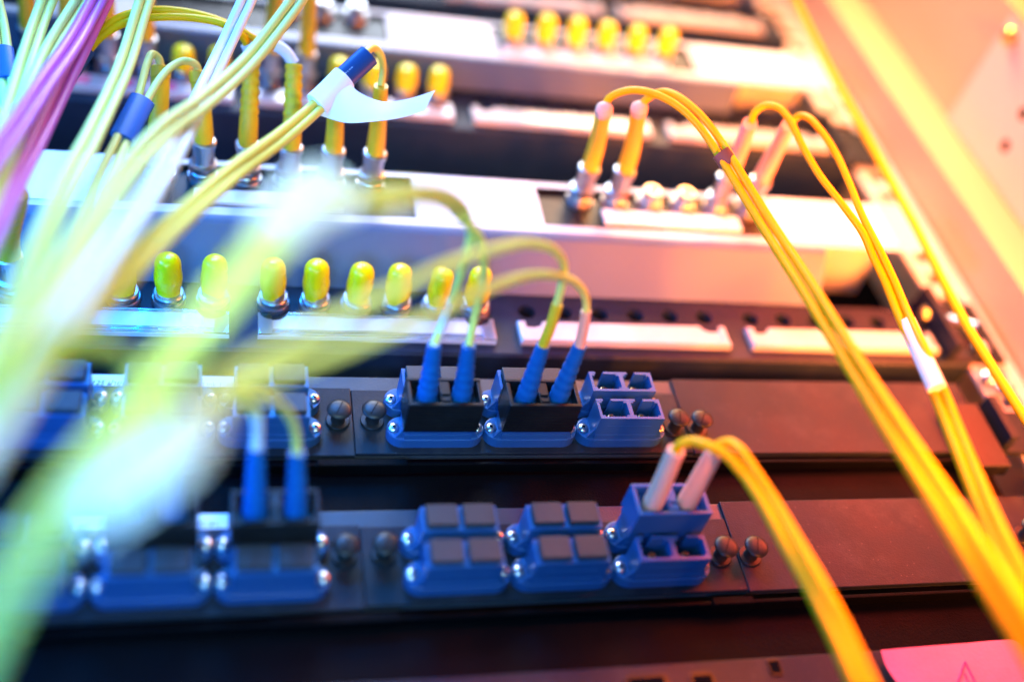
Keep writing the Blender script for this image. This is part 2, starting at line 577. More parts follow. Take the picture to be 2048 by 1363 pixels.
P = 36.96
ROWS = {'upper': 0.0, 'lower': -61.1}
proto = make_adapter()
first = True
ADX = {'upper': [(2 * P, 'right end'), (P, 'middle'), (0, 'left of middle'), (-60.3, ''), (-60.3 - P, ''), (-60.3 - 2 * P, '')],
       'lower': [(.66 + 2 * P, ''), (.66 + P, ''), (.66, ''), (-60.2, ''), (-60.2 - P, ''), (-60.2 - 2 * P, '')]}
WHAT = {('upper', 0, 0): 'empty blue twin adapter in front, left of the two right black knobs',
        ('upper', 0, 1): 'empty blue twin adapter standing behind the empty one by the black knobs',
        ('upper', 1, 0): 'blue twin adapter under the black plug with ribbed face in upper panel',
        ('upper', 1, 1): 'blue twin adapter behind the black plug beside the two empty adapters',
        ('upper', 2, 0): 'blue twin adapter under the black plug nearest the two glossy knobs',
        ('upper', 2, 1): 'blue twin adapter behind the black plug nearest the two glossy knobs',
        ('upper', 3, 0): 'front blue twin adapter left of the glossy knobs, upper panel, dark plugs in both mouths',
        ('upper', 3, 1): 'back blue twin adapter left of the glossy knobs, upper panel, lime-tinted cord crossing it',
        ('upper', 4, 0): 'front blue twin adapter hidden behind the blurred lime-tinted cords, upper panel',
        ('upper', 4, 1): 'back blue twin adapter between the two small white paper labels, upper panel',
        ('upper', 5, 0): 'front blue twin adapter at the far left, upper panel, in deep blue shade',
        ('upper', 5, 1): 'back blue twin adapter at the far left, upper panel, beside handwritten label',
        ('lower', 0, 0): 'empty blue twin adapter in front of the blue twin plug',
        ('lower', 0, 1): 'blue twin adapter carrying the blue plug with pale boots',
        ('lower', 1, 0): 'front blue adapter with dark plugs, next left of the empty one, lower panel',
        ('lower', 1, 1): 'back blue adapter with dark plugs, next left of the blue twin plug',
        ('lower', 2, 0): 'front blue adapter with dark plugs, right of the lower knobs with white glints',
        ('lower', 2, 1): 'back blue adapter with dark plugs, right of the lower knobs with white glints',
        ('lower', 3, 0): 'blurred front blue adapter left of the lower knobs with white glints',
        ('lower', 3, 1): 'blurred back blue adapter carrying a black plug, left of the lower knobs',
        ('lower', 4, 0): 'blurred front blue adapter between the lower white paper labels',
        ('lower', 4, 1): 'blurred back blue adapter with a plug under the big white cord flag',
        ('lower', 5, 0): 'blurred front blue adapter in the dark bottom left corner',
        ('lower', 5, 1): 'blurred back blue adapter behind the lime-tinted cords at bottom left'}
SEP = 13.6
for row, ys in ROWS.items():
    for i, (x, _) in enumerate(ADX[row]):
        for j in (0, 1):
            pos = (x, ys + j * SEP, 1.2)
            lab = WHAT[(row, i, j)]
            if first:
                put(proto, pos)
                proto['label'] = lab
                proto['group'] = 'blue duplex adapters in two panels'
                first = False
            else:
                copy_tree(proto, pos, lab, 'blue duplex adapters in two panels')

# square dust plugs sitting in adapter mouths
b = MB()
b.box(-5.35, 5.35, -3.9, 4.3, 0, 2.4, .35)
b.box(-4.9, 4.9, -3.5, 3.5, -6, 0)
b.box(-5.1, 5.1, -3.6, 3.6, 2.4, 2.46)
dust = solo(b, 'dust_plug', DUSTPL, 'x', 'dust plug', (0, 0, 0), 'square dust plugs in the adapters')
dfirst = True
DUST = [('upper', 1, 1), ('upper', 2, 1), ('upper', 3, 0), ('upper', 3, 1), ('upper', 4, 0), ('upper', 4, 1), ('upper', 5, 0), ('upper', 5, 1),
        ('lower', 1, 0), ('lower', 1, 1), ('lower', 2, 0), ('lower', 2, 1), ('lower', 3, 0), ('lower', 4, 0), ('lower', 5, 0), ('lower', 5, 1)]
DWHERE = {('upper', 1, 1): 'behind the black plug beside the empty adapters', ('upper', 2, 1): 'behind the black plug by the glossy knobs',
          ('upper', 3, 0): 'in front adapter left of the glossy knobs', ('upper', 3, 1): 'in back adapter left of the glossy knobs',
          ('upper', 4, 0): 'in front adapter behind the blurred lime-tinted cords', ('upper', 4, 1): 'in back adapter between the white paper labels',
          ('upper', 5, 0): 'in front adapter at upper panel far left', ('upper', 5, 1): 'in back adapter at upper panel far left',
          ('lower', 1, 0): 'in front adapter left of the empty one', ('lower', 1, 1): 'in back adapter left of the blue plug',
          ('lower', 2, 0): 'in front adapter right of the white-glint knobs', ('lower', 2, 1): 'in back adapter right of the white-glint knobs',
          ('lower', 3, 0): 'in blurred front adapter left of white-glint knobs', ('lower', 4, 0): 'in blurred front adapter between lower paper labels',
          ('lower', 5, 0): 'in front adapter at bottom left corner', ('lower', 5, 1): 'in back adapter at bottom left corner'}
for key in DUST:
    row, i, j = key
    x = ADX[row][i][0]
    for s, nm in ((-1, 'left'), (1, 'right')):
        pos = (x + s * 6.35, ROWS[row] + j * SEP, 1.2 + 17.05)
        lab = f'{nm} square dark dust plug {DWHERE[key]}'
        if dfirst:
            put(dust, pos)
            dust['label'] = lab
            dfirst = False
        else:
            copy_tree(dust, pos, lab)


# ------------------------------------------------------------------ chassis with round ports, sloping underside and upper face
def chassis(yb, zl, yl, zu, hole_x, label, uh=36.5):
    p = (0, yb, zl)
    t = thing('port_chassis', label, 'patch panel', p)
    yt = yb + 35.0
    b = MB()
    b.plate_holes(-430, 262, yb + 1.2, yt, zl, [(x, yb + 25.4) for x in hole_x], 3.9)
    b.add([(-430, yb + 1.2, zl), (262, yb + 1.2, zl), (262, yb, zl - 1.2), (-430, yb, zl - 1.2)], [(0, 1, 2, 3)])
    b.add([(-430, yb, zl - 1.2), (262, yb, zl - 1.2), (262, yb, zl - 40), (-430, yb, zl - 40)], [(0, 1, 2, 3)])
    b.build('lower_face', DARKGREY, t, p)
    # underside and rolled lip
    b = MB()
    prof = [(yt + .2, zl + .3)]
    dy, dz = yl - yt, zu - zl
    n = 6
    prof.append((yt + .25 + dy * .86, zl + dz * .93))
    for k in range(1, n):
        a = k / n
        # quadratic rounding into the face
        y = (1 - a) ** 2 * (yt + dy * .86) + 2 * a * (1 - a) * (yl - .2) + a * a * (yl + 2.6)
        z = (1 - a) ** 2 * (zl + dz * .93) + 2 * a * (1 - a) * zu + a * a * zu
        prof.append((y, z))
    prof.append((yl + 2.6, zu))
    vs, fs = [], []
    xr = 194
    for y, z in prof:
        vs += [(-430, y, z), (xr, y, z)]
    for k in range(len(prof) - 1):
        fs.append((2 * k, 2 * k + 1, 2 * k + 3, 2 * k + 2))
    b.add(vs, fs, True)
    # end cheek of the tray, set in from the ear
    b.add([(xr, yt + .2, zl + .3), (xr, yl, zu), (xr, yl + uh, zu), (xr, yl + uh, -40), (xr, yt, -40)], [(0, 1, 2, 3, 4)])
    b.build('underside', SHADEGREY, t, p)
    b = MB()
    y0, y1 = yl + 2.6, yl + uh
    ya, yc = yl + 7.5, yl + 33.0
    ins = [(-278, -166), (-118.5, .5), (57.5, 171)]
    xs = [-430]
    for a, c in ins:
        xs += [a, c]
    xs.append(256)
    b.add([(-430, y0, zu), (256, y0, zu), (256, ya, zu), (-430, ya, zu)], [(0, 1, 2, 3)])
    b.add([(-430, yc, zu), (256, yc, zu), (256, y1, zu), (-430, y1, zu)], [(0, 1, 2, 3)])
    for k in range(0, len(xs), 2):
        b.add([(xs[k], ya, zu), (xs[k + 1], ya, zu), (xs[k + 1], yc, zu), (xs[k], yc, zu)], [(0, 1, 2, 3)])
    b.add([(-430, y1, zu), (256, y1, zu), (256, y1 + .8, zu - 1), (256, y1 + .8, -40), (-430, y1 + .8, -40), (-430, y1 + .8, zu - 1)], [(0, 1, 2, 5), (5, 2, 3, 4)])
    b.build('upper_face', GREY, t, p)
    for a, c in ins:
        b = MB()
        d = 2.6
        b.add([(a, ya, zu - d), (c, ya, zu - d), (c, yc, zu - d), (a, yc, zu - d), (a, ya, zu - .05), (c, ya, zu - .05), (c, yc, zu - .05), (a, yc, zu - .05)],
              [(0, 1, 2, 3), (0, 4, 5, 1), (1, 5, 6, 2), (2, 6, 7, 3), (3, 7, 4, 0)])
        # faint dividers between ports
        for k in range(1, 6):
            x = a + (c - a) * k / 6
            b.box(x - .6, x + .6, ya + 1, yc - 1, zu - d, zu - 1.3)
        b.build('port_recess', BLACKPL, t, p)
    return t


HX = [-58.2 + 106.8 * g + 16.7 * k for g in (-2, -1, 0, 1, 2) for k in range(6)]
HX = [x for x in HX if x < 250]
YB, ZL, YL, ZU = 42.0, 0.0, 92.0, 22.0
YB2, ZL2, YL2, ZU2 = 188.0, 4.0, 224.5, 22.0
chassis(YB, ZL, YL, ZU, HX, 'light grey port chassis with dark lower face, just above the blue adapters')
chassis(YB2, ZL2, YL2, ZU2, HX, 'blurred light grey port chassis at the top, with pink and white label strips')
chassis(YB2 + 118, ZL2, YL2 + 118, ZU2, HX, 'barely visible grey port chassis cut off by the top edge')

# white paper plates on the upper faces
PL = [(-160, -121.5, 'left edge behind the pale cords'), (2.6, 54.5, 'between the two dark port recesses'), (176.5, 236, 'beside the right rack post')]
for (yl, zu, w, hh) in ((YL, ZU, 'middle chassis', ' '), (YL2, ZU2, 'top chassis', ' ')):
    for (a, c, where) in PL:
        b = MB()
        b.box(a, c, yl + 6.0, yl + 35.2, zu + .02, zu + .35, .1)
        solo(b, 'paper_plate', PAPER, f'blank white paper plate on the {w}, {where}', 'paper label', (a, yl + 20, zu), 'white paper plates on the chassis faces')
for (yl, zu, w) in ((YL, ZU, 'middle'), (YL2, ZU2, 'top')):
    b = MB()
    b.box(86.5 if w == 'middle' else 60, 154, yl + 10.6 - (3 if w == 'top' else 0), yl + 19.4 - (5 if w == 'top' else 0), zu - 1.2, zu + 1.0, .4)
    solo(b, 'label_strip', PAPER, f'narrow white label strip below the metal ports in the {w} right dark recess', 'label strip', (110, yl + 14, zu))
b = MB()
b.box(-90, -30, YL + 9.5, YL + 17.5, ZU - 1.2, ZU + .9, .4)
solo(b, 'label_strip', PAPER, 'narrow white label strip below the plugged ports in the left dark recess', 'label strip', (-60, YL + 13, ZU))


# label holders: clear channel with a paper strip, notched under the end ports
def notched(x0, x1, y0, y1, nx, r):
    Pn = [(x0, y0), (x1, y0), (x1, y1)]
    for c in sorted(nx, reverse=True):
        for k in range(9):
            a = -pi * k / 8
            Pn.append((c + r * cos(a), y1 + (r - 1.2) * sin(a) * .9))
    Pn.append((x0, y1))
    return Pn


GN = {-1: 'left', 0: 'middle', 1: 'right of centre', 2: 'right end'}
for (yb, zl, w) in ((YB, ZL, 'lower'), (YB2, ZL2, 'top'), (YB2 + 118, ZL2, 'uppermost')):
    for g in ((-1, 0, 1, 2) if w != 'uppermost' else (1, 2)):
        x0 = -64.3 + 106.8 * g
        x1 = x0 + 96
        n1, n2 = x0 + 6.1, x1 - 6.6
        p = (x0, yb + 5.5, zl)
        clear = w == 'lower' and g <= 0
        t = thing('label_holder', f'{"clear acrylic" if clear else "white"} label holder under the {GN[g]} six ports of the {w} port row', 'label holder', p, 'label holders under the port rows')
        poly = notched(x0, x1, yb + 5.6, yb + 17.6, (n1, n2), 5.2)
        if clear:
            b = MB()
            b.box(x0, x0 + 5.5, yb + 5.6, yb + 17.4, zl + 2.65, zl + 3.5, .25)
            b.box(x1 - 5.5, x1, yb + 5.6, yb + 17.4, zl + 2.65, zl + 3.5, .25)
            b.box(x0 + 11.4, x1 - 11.9, yb + 16.4, yb + 17.5, zl + 2.65, zl + 3.5, .25)
            b.box(x0 + 5.6, x1 - 5.6, yb + 5.7, yb + 6.9, zl + 2.65, zl + 4.2, .2)
            b.box(x0 + 5.6, x1 - 5.6, yb + 7.5, yb + 8.1, zl + 2.65, zl + 3.8, .15)
            b.build('clear_cover', ACRYL, t, p)
            b = MB()
            b.prism(poly, zl + .3, zl + 2.6, .3)
            b.build('paper_strip', mat('label_backing', (0.62, 0.68, 0.76), 0.25, coat=1.0, spec=0.6), t, p)
        else:
            b = MB()
            b.prism(poly, zl + .3, zl + 2.6, .4)
            b.build('paper_strip', FROST, t, p)
            b = MB()
            b.box(x0 + .4, x1 - .4, yb + 5.7, yb + 7.6, zl + 2.65, zl + 3.9, .3)
            b.box(x0 + .3, x0 + 3.2, yb + 7.8, yb + 17.0, zl + 2.65, zl + 3.2, .25)
            b.box(x1 - 3.2, x1 - .3, yb + 7.8, yb + 17.0, zl + 2.65, zl + 3.2, .25)
            b.build('clear_cover', FROST, t, p)
            if w == 'top' and g == -1:
                for k in range(5):
                    b = MB()
                    b.box(x0 + 4 + 19 * k, x0 + 13 + 19 * k, yb + 9, yb + 16, zl + 2.62, zl + 2.8)
                    b.build('pink_mark', PINKPAPER, t, p)


# ------------------------------------------------------------------ round port adapters and caps
def make_st():
    t = thing('round_adapter', 'x', 'fibre adapter')
    b = MB()
    b.lathe([(6.5, 0), (6.55, .5), (6.5, 1.9), (6.1, 2.3), (5.2, 2.35)], 48, rmod=lambda i, k: (1.0 if k % 2 else .955) if i in (1, 2) else 1)
    b.build('knurled_nut', NICKEL, t)
    b = MB()
    b.lathe([(5.0, 2.35), (5.0, 3.0), (5.75, 3.2), (5.85, 4.6), (5.4, 5.2), (4.5, 5.3), (4.4, 9.0), (3.8, 9.6), (2.2, 9.6), (2.1, 5.0)], 32)
    b.build('barrel', NICKEL, t)
    return t


def make_cap():
    b = MB()
    b.lathe([(4.15, 5.4), (4.55, 5.6), (4.6, 7.0), (5.0, 9.5), (5.25, 12.0), (5.2, 14.2), (4.95, 15.6), (4.9, 18.4), (4.72, 20.2), (4.2, 21.6), (3.3, 22.6), (2.0, 23.15), (.8, 23.3), (.01, 23.32)], 36, caps=False)
    return b.build('dust_cap', CAPY)  # vinyl dust cap pushed over a round port


st0 = make_st()
cap0 = make_cap()
tag(cap0, 'x', 'dust cap', 'yellow caps on the round ports')
ST_USED = [False]
CAP_USED = [False]


def st(p, lab, grp):
    if not ST_USED[0]:
        ST_USED[0] = True
        put(st0, p)
        st0['label'] = lab
        st0['group'] = grp
        return st0
    return copy_tree(st0, p, lab, grp)


def cap(p, lab, sz=1.0):
    if not CAP_USED[0]:
        CAP_USED[0] = True
        o = put(cap0, p)
        o['label'] = lab
    else:
        o = copy_tree(cap0, p, lab)
    o.rotation_euler = (Matrix.Rotation(pi / 2 + random.uniform(-.05, .05), 3, 'X') @ Matrix.Rotation(random.uniform(-.05, .03), 3, 'Y') @ Matrix.Rotation(random.uniform(0, 6), 3, 'Z')).to_euler()
    k_ = random.uniform(.97, 1.03)
    o.scale = (k_, k_, sz * random.uniform(.96, 1.03))
    return o


GD = 'metal ports along the lower dark face'
names = ['first', 'second', 'third', 'fourth', 'fifth', 'sixth']
for k in range(6):
    x = -58.2 + 16.7 * k
    st((x, YB + 25.4, ZL), f'{names[k]} metal port from the left under the row of six yellow caps', GD)
    cap((x, YB + 25.4, ZL), f'{names[k]} yellow cap from the left in the row of six above the clear label holder')
for n, k in enumerate((2, 3, 4, 5)):
    x = -58.2 - 106.8 + 16.7 * k
    st((x, YB + 25.4, ZL), f'{names[n]} metal port in the left row of capped ports behind the pale cords', GD)
    if n == 0:
        cc_ = solo(MB(), 'x', CAPY, None, None, (0, 0, 0)) if False else cap0.copy()
        cc_.data = cap0.data.copy()
        cc_.data.materials[0] = CLEARCAP
        COL.objects.link(cc_)
        put(cc_, (x, YB + 25.4, ZL))
        cc_['label'] = 'translucent whitish cap at the left end of the capped row, behind the cords'
        cc_['group'] = 'yellow caps on the round ports'
        del cc_['group']
        continue
    cap((x, YB + 25.4, ZL), f'{names[n - 1]} yellow cap in the left row crossed by the blurred pale cords')
GT = 'metal ports along the blurred top row'
for n, k in enumerate((2, 3, 4, 5)):
    x = -58.2 + 16.7 * k
    st((x, YB2 + 25.4, ZL2), f'{names[n]} blurred metal port behind the white paper flag', GT)
    cap((x, YB2 + 25.4, ZL2), f'{names[n]} blurred yellow cap behind the white paper flag', .74)
for n, k in enumerate((4, 5)):
    x = -58.2 - 106.8 + 16.7 * k
    st((x, YB2 + 25.4, ZL2), f'{"left" if n == 0 else "right"} blurred metal port of two under the yellow cord arch', GT)
    cap((x, YB2 + 25.4, ZL2), f'{"left" if n == 0 else "right"} blurred yellow cap of two under the yellow cord arch', .74)
EL = [(-104 + 17.3 * k, YL + 28, ZU - 2.6) for k in range(6)]
ER = [(78.2 + 16.9 * k, YL + 28, ZU - 2.6) for k in range(6)]
for k, p in enumerate(EL):
    st(p, f'{names[k]} metal port from the left in the left dark recess of the middle chassis', 'metal ports in the left dark recess')
for k, p in enumerate(ER):
    st(p, f'{names[k]} metal port from the left in the right dark recess of the middle chassis', 'metal ports in the right dark recess')
for k in range(6):
    p = (67 + 17.2 * k, YL2 + 22, ZU2 - 2.6)
    st(p, f'{names[k]} strongly blurred metal port at the top, in the recess with orange tint', 'metal ports in the top recess')
    cap(p, f'{names[k]} strongly blurred yellow cap in the topmost row of six', .78)
for k in range(3):
    p = (-49 + 16.9 * k, YL2 + 30, ZU2 - 2.6)
    st(p, f'{names[k]} bare metal port of three at the top, left of the white plate', 'bare metal ports at the top')


# ------------------------------------------------------------------ cords
def strand(parent, pts, m, r=1.5, name='strand', org=(0, 0, 0), n=10, seg=14):
    b = MB()
    b.tube(spline(pts, n), r, seg)
    return b.build(name, m, parent, org)


def pair_paths(center, sep, pre_a=None, pre_b=None, roll=0.0, grow=1.0):
    """two parallel paths around a centre path, offset square to the line of the path"""
    C = spline(center, 8)
    A, B = [], []
    for i, c in enumerate(C):
        t = (C[min(i + 1, len(C) - 1)] - C[max(i - 1, 0)]).normalized()
        v = (c - CAM).normalized()
        s = t.cross(v).normalized()
        u = s.cross(t).normalized()
        a = roll + 0.25 * sin(i * .21)
        o = (s * cos(a) + u * sin(a)) * sep * (1 + (grow - 1) * i / len(C))
        A.append(c + o)
        B.append(c - o)
    if pre_a:
        A = spline(list(pre_a) + [A[1]], 8)[:-1] + A[1:]
    if pre_b:
        B = spline(list(pre_b) + [B[1]], 8)[:-1] + B[1:]
    return A, B


def raw_tube(parent, pts, m, r, name, org, seg=14, flat=None):
    b = MB()
    b.tube(pts, r, seg, flat)
    return b.build(name, m, parent, org)


def sub(pts, p0, p1):
    """part of a polyline between the points nearest to p0 and p1"""
    i0 = min(range(len(pts)), key=lambda i: (pts[i] - p0).length)
    i1 = min(range(len(pts)), key=lambda i: (pts[i] - p1).length)
    if i0 > i1:
        i0, i1 = i1, i0
    return pts[i0:i1 + 1]


def grow2(pts, a, b):
    n = len(pts)
    return [a + (b - a) * min(1, max(0, (i / n - .35) / .55)) for i in range(n)]


def grow(pts, a, b):
    """jacket thickening away from the plug"""
    n = len(pts)
    return [a + (b - a) * min(1, 3.2 * i / n) for i in range(n)]


def boot_pts(base, tip, ax=(0, 0, 1), n=10, ext=14):
    base, tip = Vector(base), Vector(tip)
    ax = Vector(ax)
    d = (tip - base).length
    c1, c2 = base + ax * d * .35, tip - (tip - base).normalized() * d * .3
    out = []
    for i in range(n + 1):
        t = i / n
        out.append(base * (1 - t) ** 3 + c1 * 3 * t * (1 - t) ** 2 + c2 * 3 * t * t * (1 - t) + tip * t ** 3)
    return out


def st_end(parent, port, tip, org, m=None, ribs=False, collar=False, r0=3.9, r1=3.1):
    """metal coupling and boot of a cord that is pushed on a round port"""
    m = m or YELBOOT
    x, y, z = port
    b = MB()
    b.lathe([(4.1, 5.6), (5.6, 5.8), (5.7, 8.2), (4.4, 8.8), (4.3, 9.5), (4.35, 16.5), (5.0, 17.0), (5.1, 19.3), (4.6, 19.8), (3.9, 19.9)], 40, port,
            rmod=lambda i, k: (1.0 if k % 2 else .94) if i in (4, 5) else 1)
    b.build('coupling', NICKEL, parent, org)
    pts = boot_pts((x, y, z + 19.6), tip, n=36 if ribs else 14)
    n = len(pts)
    rad = []
    for i in range(n):
        t = i / (n - 1)
        r = r0 + (r1 - r0) * t
        if ribs and t > .35:
            r *= 1.05 if (i // 2) % 2 else .93
        rad.append(r)
    b = MB()
    b.tube(pts, rad, 18)
    b.build('boot', m, parent, org)
    return pts


def sc_end(parent, tip, x, y, z, org, m=BOOTBLUE, r0=3.9, r1=2.5):
    pts = boot_pts((x, y, z), tip, n=30)
    rad = []
    for i in range(len(pts)):
        t = i / (len(pts) - 1)
        r = r0 + (r1 - r0) * t
        if .15 < t < .75 and m is BOOTBLUE:
            r *= 1.045 if (i // 2) % 2 else .955
        rad.append(r)
    b = MB()
    b.tube(pts, rad, 18)
    b.build('boot', m, parent, org)
    return pts


def duplex_plug(parent, x, y, z, org, m=BLACKPL, hgt=15.5, ribs=True):
    """twin plug housing pushed over an adapter mouth: open box with a centre bridge and ribbed faces"""
    b = MB()
    hw, y0, y1 = 13.7, -6.3, 6.6
    z0, z1 = z, z + hgt
    b.box(x - hw, x + hw, y + y0, y + y0 + 1.4, z0, z1, .25)
    b.box(x - hw, x + hw, y + y1 - 1.4, y + y1, z0 + 2, z1, .25)
    for a, c in ((-hw, -hw + 1.5), (hw - 1.5, hw), (-1.9, 1.9)):
        b.box(x + a + .02, x + c - .02, y + y0 + 1.42, y + y1 - 1.42, z0 + .5, z1 - .25, .2)
    for a, c in ((-hw + 1.52, -1.92), (1.92, hw - 1.52)):
        b.box(x + a, x + c, y + y0 + 1.42, y + y1 - 1.42, z0 + .5, z1 - 5.0)
    b.box(x - 1.5, x + 1.5, y + y0 + 2, y + y0 + 3.4, z1 - .25, z1 + .3, .1)
    b.box(x - 1.5, x + 1.5, y + y0 + 5, y + y0 + 6.4, z1 - .25, z1 + .3, .1)
    if ribs:
        for k in range(7):
            zz = z0 + 1.2 + k * (hgt - 3) / 7
            b.box(x - hw + .8, x + hw - .8, y + y0 - .3, y + y0, zz, zz + .8)
    return b.build('plug_housing', m, parent, org)


def cord(label, p, group='fibre patch cords'):
    return thing('patch_cord', label, 'patch cord', p, group)


def D(*L):
    return [dp(*q) for q in L]


# ---- right, orange lit -------------------------------------------------------------
# cord with the brown clip
t = cord('yellow twin cord bound by a small brown clip, arching from two yellow boots', ER[0])
o = ER[0]
bp1 = st_end(t, ER[0], dp(1208, 222, 424), o)
bp2 = st_end(t, ER[1], dp(1278, 220, 430), o)
ctr = D((1450, 312, 404), (1530, 443, 390), (1618, 580, 368), (1706, 725, 344), (1798, 870, 322), (1895, 1020, 304), (1990, 1170, 288), (2085, 1320, 276), (2190, 1500, 264))
pa = [bp1[-1]] + D((1218, 197, 424), (1256, 181, 422), (1303, 186, 419), (1355, 212, 415), (1402, 258, 410))
pb = [bp2[-1]] + D((1292, 200, 428), (1322, 184, 424), (1350, 190, 420), (1397, 226, 414), (1437, 275, 409))
A, B = pair_paths(ctr, 1.72, pb, pa, grow=1.45)
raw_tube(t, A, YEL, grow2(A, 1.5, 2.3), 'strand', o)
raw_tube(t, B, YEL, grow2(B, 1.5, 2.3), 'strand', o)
cc = D((1441, 305, 404), (1450, 317, 403.5), (1458, 329, 403))
vdir = (cc[1] - CAM).normalized()
side = (cc[2] - cc[0]).cross(vdir).normalized()
b = MB()
b.tube(spline(cc, 4), 1.85, 20, (side, 1.95))
b.build('clip', CLIPBR, t, o)
for q, bpx in ((bp1, 0), (bp2, 1)):
    b = MB()
    dirn = (q[-1] - q[-2]).normalized()
    b.lathe([(3.2, -2), (3.6, -1.5), (3.6, 1.5), (2.2, 3.0), (1.6, 3.2)], 20, q[-1], dirn)
    b.build('collar', PINKBOOT, t, o)

# cord with the white sleeve
t = cord('yellow twin cord with a white sleeve, rising from two pale translucent boots', ER[4])
o = ER[4]
bp1 = st_end(t, ER[4], dp(1500, 246, 436), o, PINKBOOT)
bp2 = st_end(t, ER[5], dp(1578, 250, 442), o, PINKBOOT)
ctr = D((1752, 505, 402), (1778, 560, 398), (1806, 628, 390), (1842, 705, 376), (1880, 790, 364), (1920, 890, 350), (1965, 1000, 334), (2010, 1100, 320), (2075, 1230, 304), (2150, 1390, 288), (2230, 1570, 272))
pa = [bp1[-1]] + D((1512, 222, 436), (1532, 211, 434), (1555, 215, 431), (1578, 238, 427), (1600, 282, 422), (1636, 346, 417), (1685, 410, 411), (1725, 465, 406))
pb = [bp2[-1]] + D((1596, 233, 440), (1614, 234, 436), (1642, 262, 430), (1674, 312, 424), (1700, 370, 417), (1724, 430, 410))
A, B = pair_paths(ctr, 1.6, pb, pa)
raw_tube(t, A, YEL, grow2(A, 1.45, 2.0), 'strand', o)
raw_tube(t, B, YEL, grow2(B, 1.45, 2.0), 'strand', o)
sl = spline(D((1813, 642, 388), (1842, 706, 376), (1874, 776, 363)), 6)
sd = (sl[-1] - sl[0]).cross((sl[3] - CAM)).normalized()
raw_tube(t, sl, WHITEPL, 1.95, 'sleeve', o, 18, (sd, 1.7))

# single cord along the post
o = dp(1835, 460, 475)
t = tag(MB().build('patch_cord', YEL, None, o), 'x') if False else None
b = MB()
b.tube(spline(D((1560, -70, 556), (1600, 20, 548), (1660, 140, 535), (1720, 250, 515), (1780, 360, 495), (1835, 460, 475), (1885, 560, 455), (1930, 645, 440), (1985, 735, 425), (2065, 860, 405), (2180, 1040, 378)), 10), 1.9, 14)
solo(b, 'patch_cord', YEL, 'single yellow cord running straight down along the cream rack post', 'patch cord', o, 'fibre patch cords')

# cord from the blue plug
xq, yq = .66 + 2 * P, ROWS['lower'] + SEP
o = (xq, yq, 20)
t = cord('thick orange-yellow twin cord from the blue plug with pale boots', o)
duplex_plug(t, xq, yq, 1.2 + 12.0, o, BLUE, 14.5, False)
bp1 = sc_end(t, dp(1352, 900, 349), xq - 6.35, yq, 1.2 + 22, o, PINKBOOT, 3.7, 3.0)
bp2 = sc_end(t, dp(1430, 902, 352), xq + 6.35, yq, 1.2 + 22, o, PINKBOOT, 3.7, 3.0)
ctr = D((1496, 940, 338), (1535, 1000, 332), (1580, 1080, 323), (1628, 1165, 313), (1678, 1262, 303), (1728, 1372, 293), (1775, 1470, 286), (1840, 1620, 276))
pa = [bp1[-1]] + D((1362, 888, 347), (1385, 882, 345), (1415, 890, 342), (1450, 908, 340))
pb = [bp2[-1]] + D((1440, 888, 348), (1458, 884, 346), (1480, 898, 342))
A, B = pair_paths(ctr, 1.75, pb, pa)
raw_tube(t, A, YEL, grow2(A, 1.7, 2.4), 'strand', o)
raw_tube(t, B, YEL, grow2(B, 1.7, 2.4), 'strand', o)

# ---- middle: two black twin plugs ----------------------------------------------------
# plug one: cord rising towards the camera and back down left, with a big blurred white flag
xq, yq = 0.0, 0.0
o = (xq, yq, 20)
t = cord('twin cord from the left black plug, blurred white flag above the yellow caps', o)
duplex_plug(t, xq, yq, 1.2 + 10.5, o)
bp1 = sc_end(t, at(869, 688, 50), xq - 6.35, yq, 1.2 + 20.5, o)
bp2 = sc_end(t, at(938, 690, 50), xq + 6.35, yq, 1.2 + 20.5, o)
ctr = D((925, 425, 322), (893, 398, 296), (830, 388, 263), (755, 395, 241), (670, 405, 221), (590, 435, 207), (520, 505, 196), (440, 600, 192), (365, 690, 190), (300, 780, 186), (215, 880, 182), (125, 1000, 178), (30, 1150, 174), (-40, 1300, 172), (-80, 1400, 170))
pa = [bp1[-1]] + D((888, 640, 362), (908, 590, 352), (927, 530, 340), (942, 470, 332))
pb = [bp2[-1]] + D((948, 640, 362), (962, 580, 354), (968, 530, 343), (958, 475, 334))
A, B = pair_paths(ctr, 1.55, pb, pa)
raw_tube(t, A, YELCOOLLIT, grow(A, 1.4, 1.6), 'strand', o)
raw_tube(t, B, YELCOOLLIT, grow(B, 1.4, 1.6), 'strand', o)
raw_tube(t, spline([bp1[-1] - (bp1[-1] - bp1[-3]) * .6] + D((888, 640, 362), (905, 598, 354)), 6), WHITEPL, 1.75, 'sleeve', o)
# flag: paper wrapped round the pair, tail hanging
fl = spline(D((705, 400, 230), (640, 416, 216), (560, 462, 201)), 8)
sd = (fl[-1] - fl[0]).cross(fl[4] - CAM).normalized()
raw_tube(t, fl, PAPER, 2.3, 'flag_wrap', o, 18, (sd, 1.9))


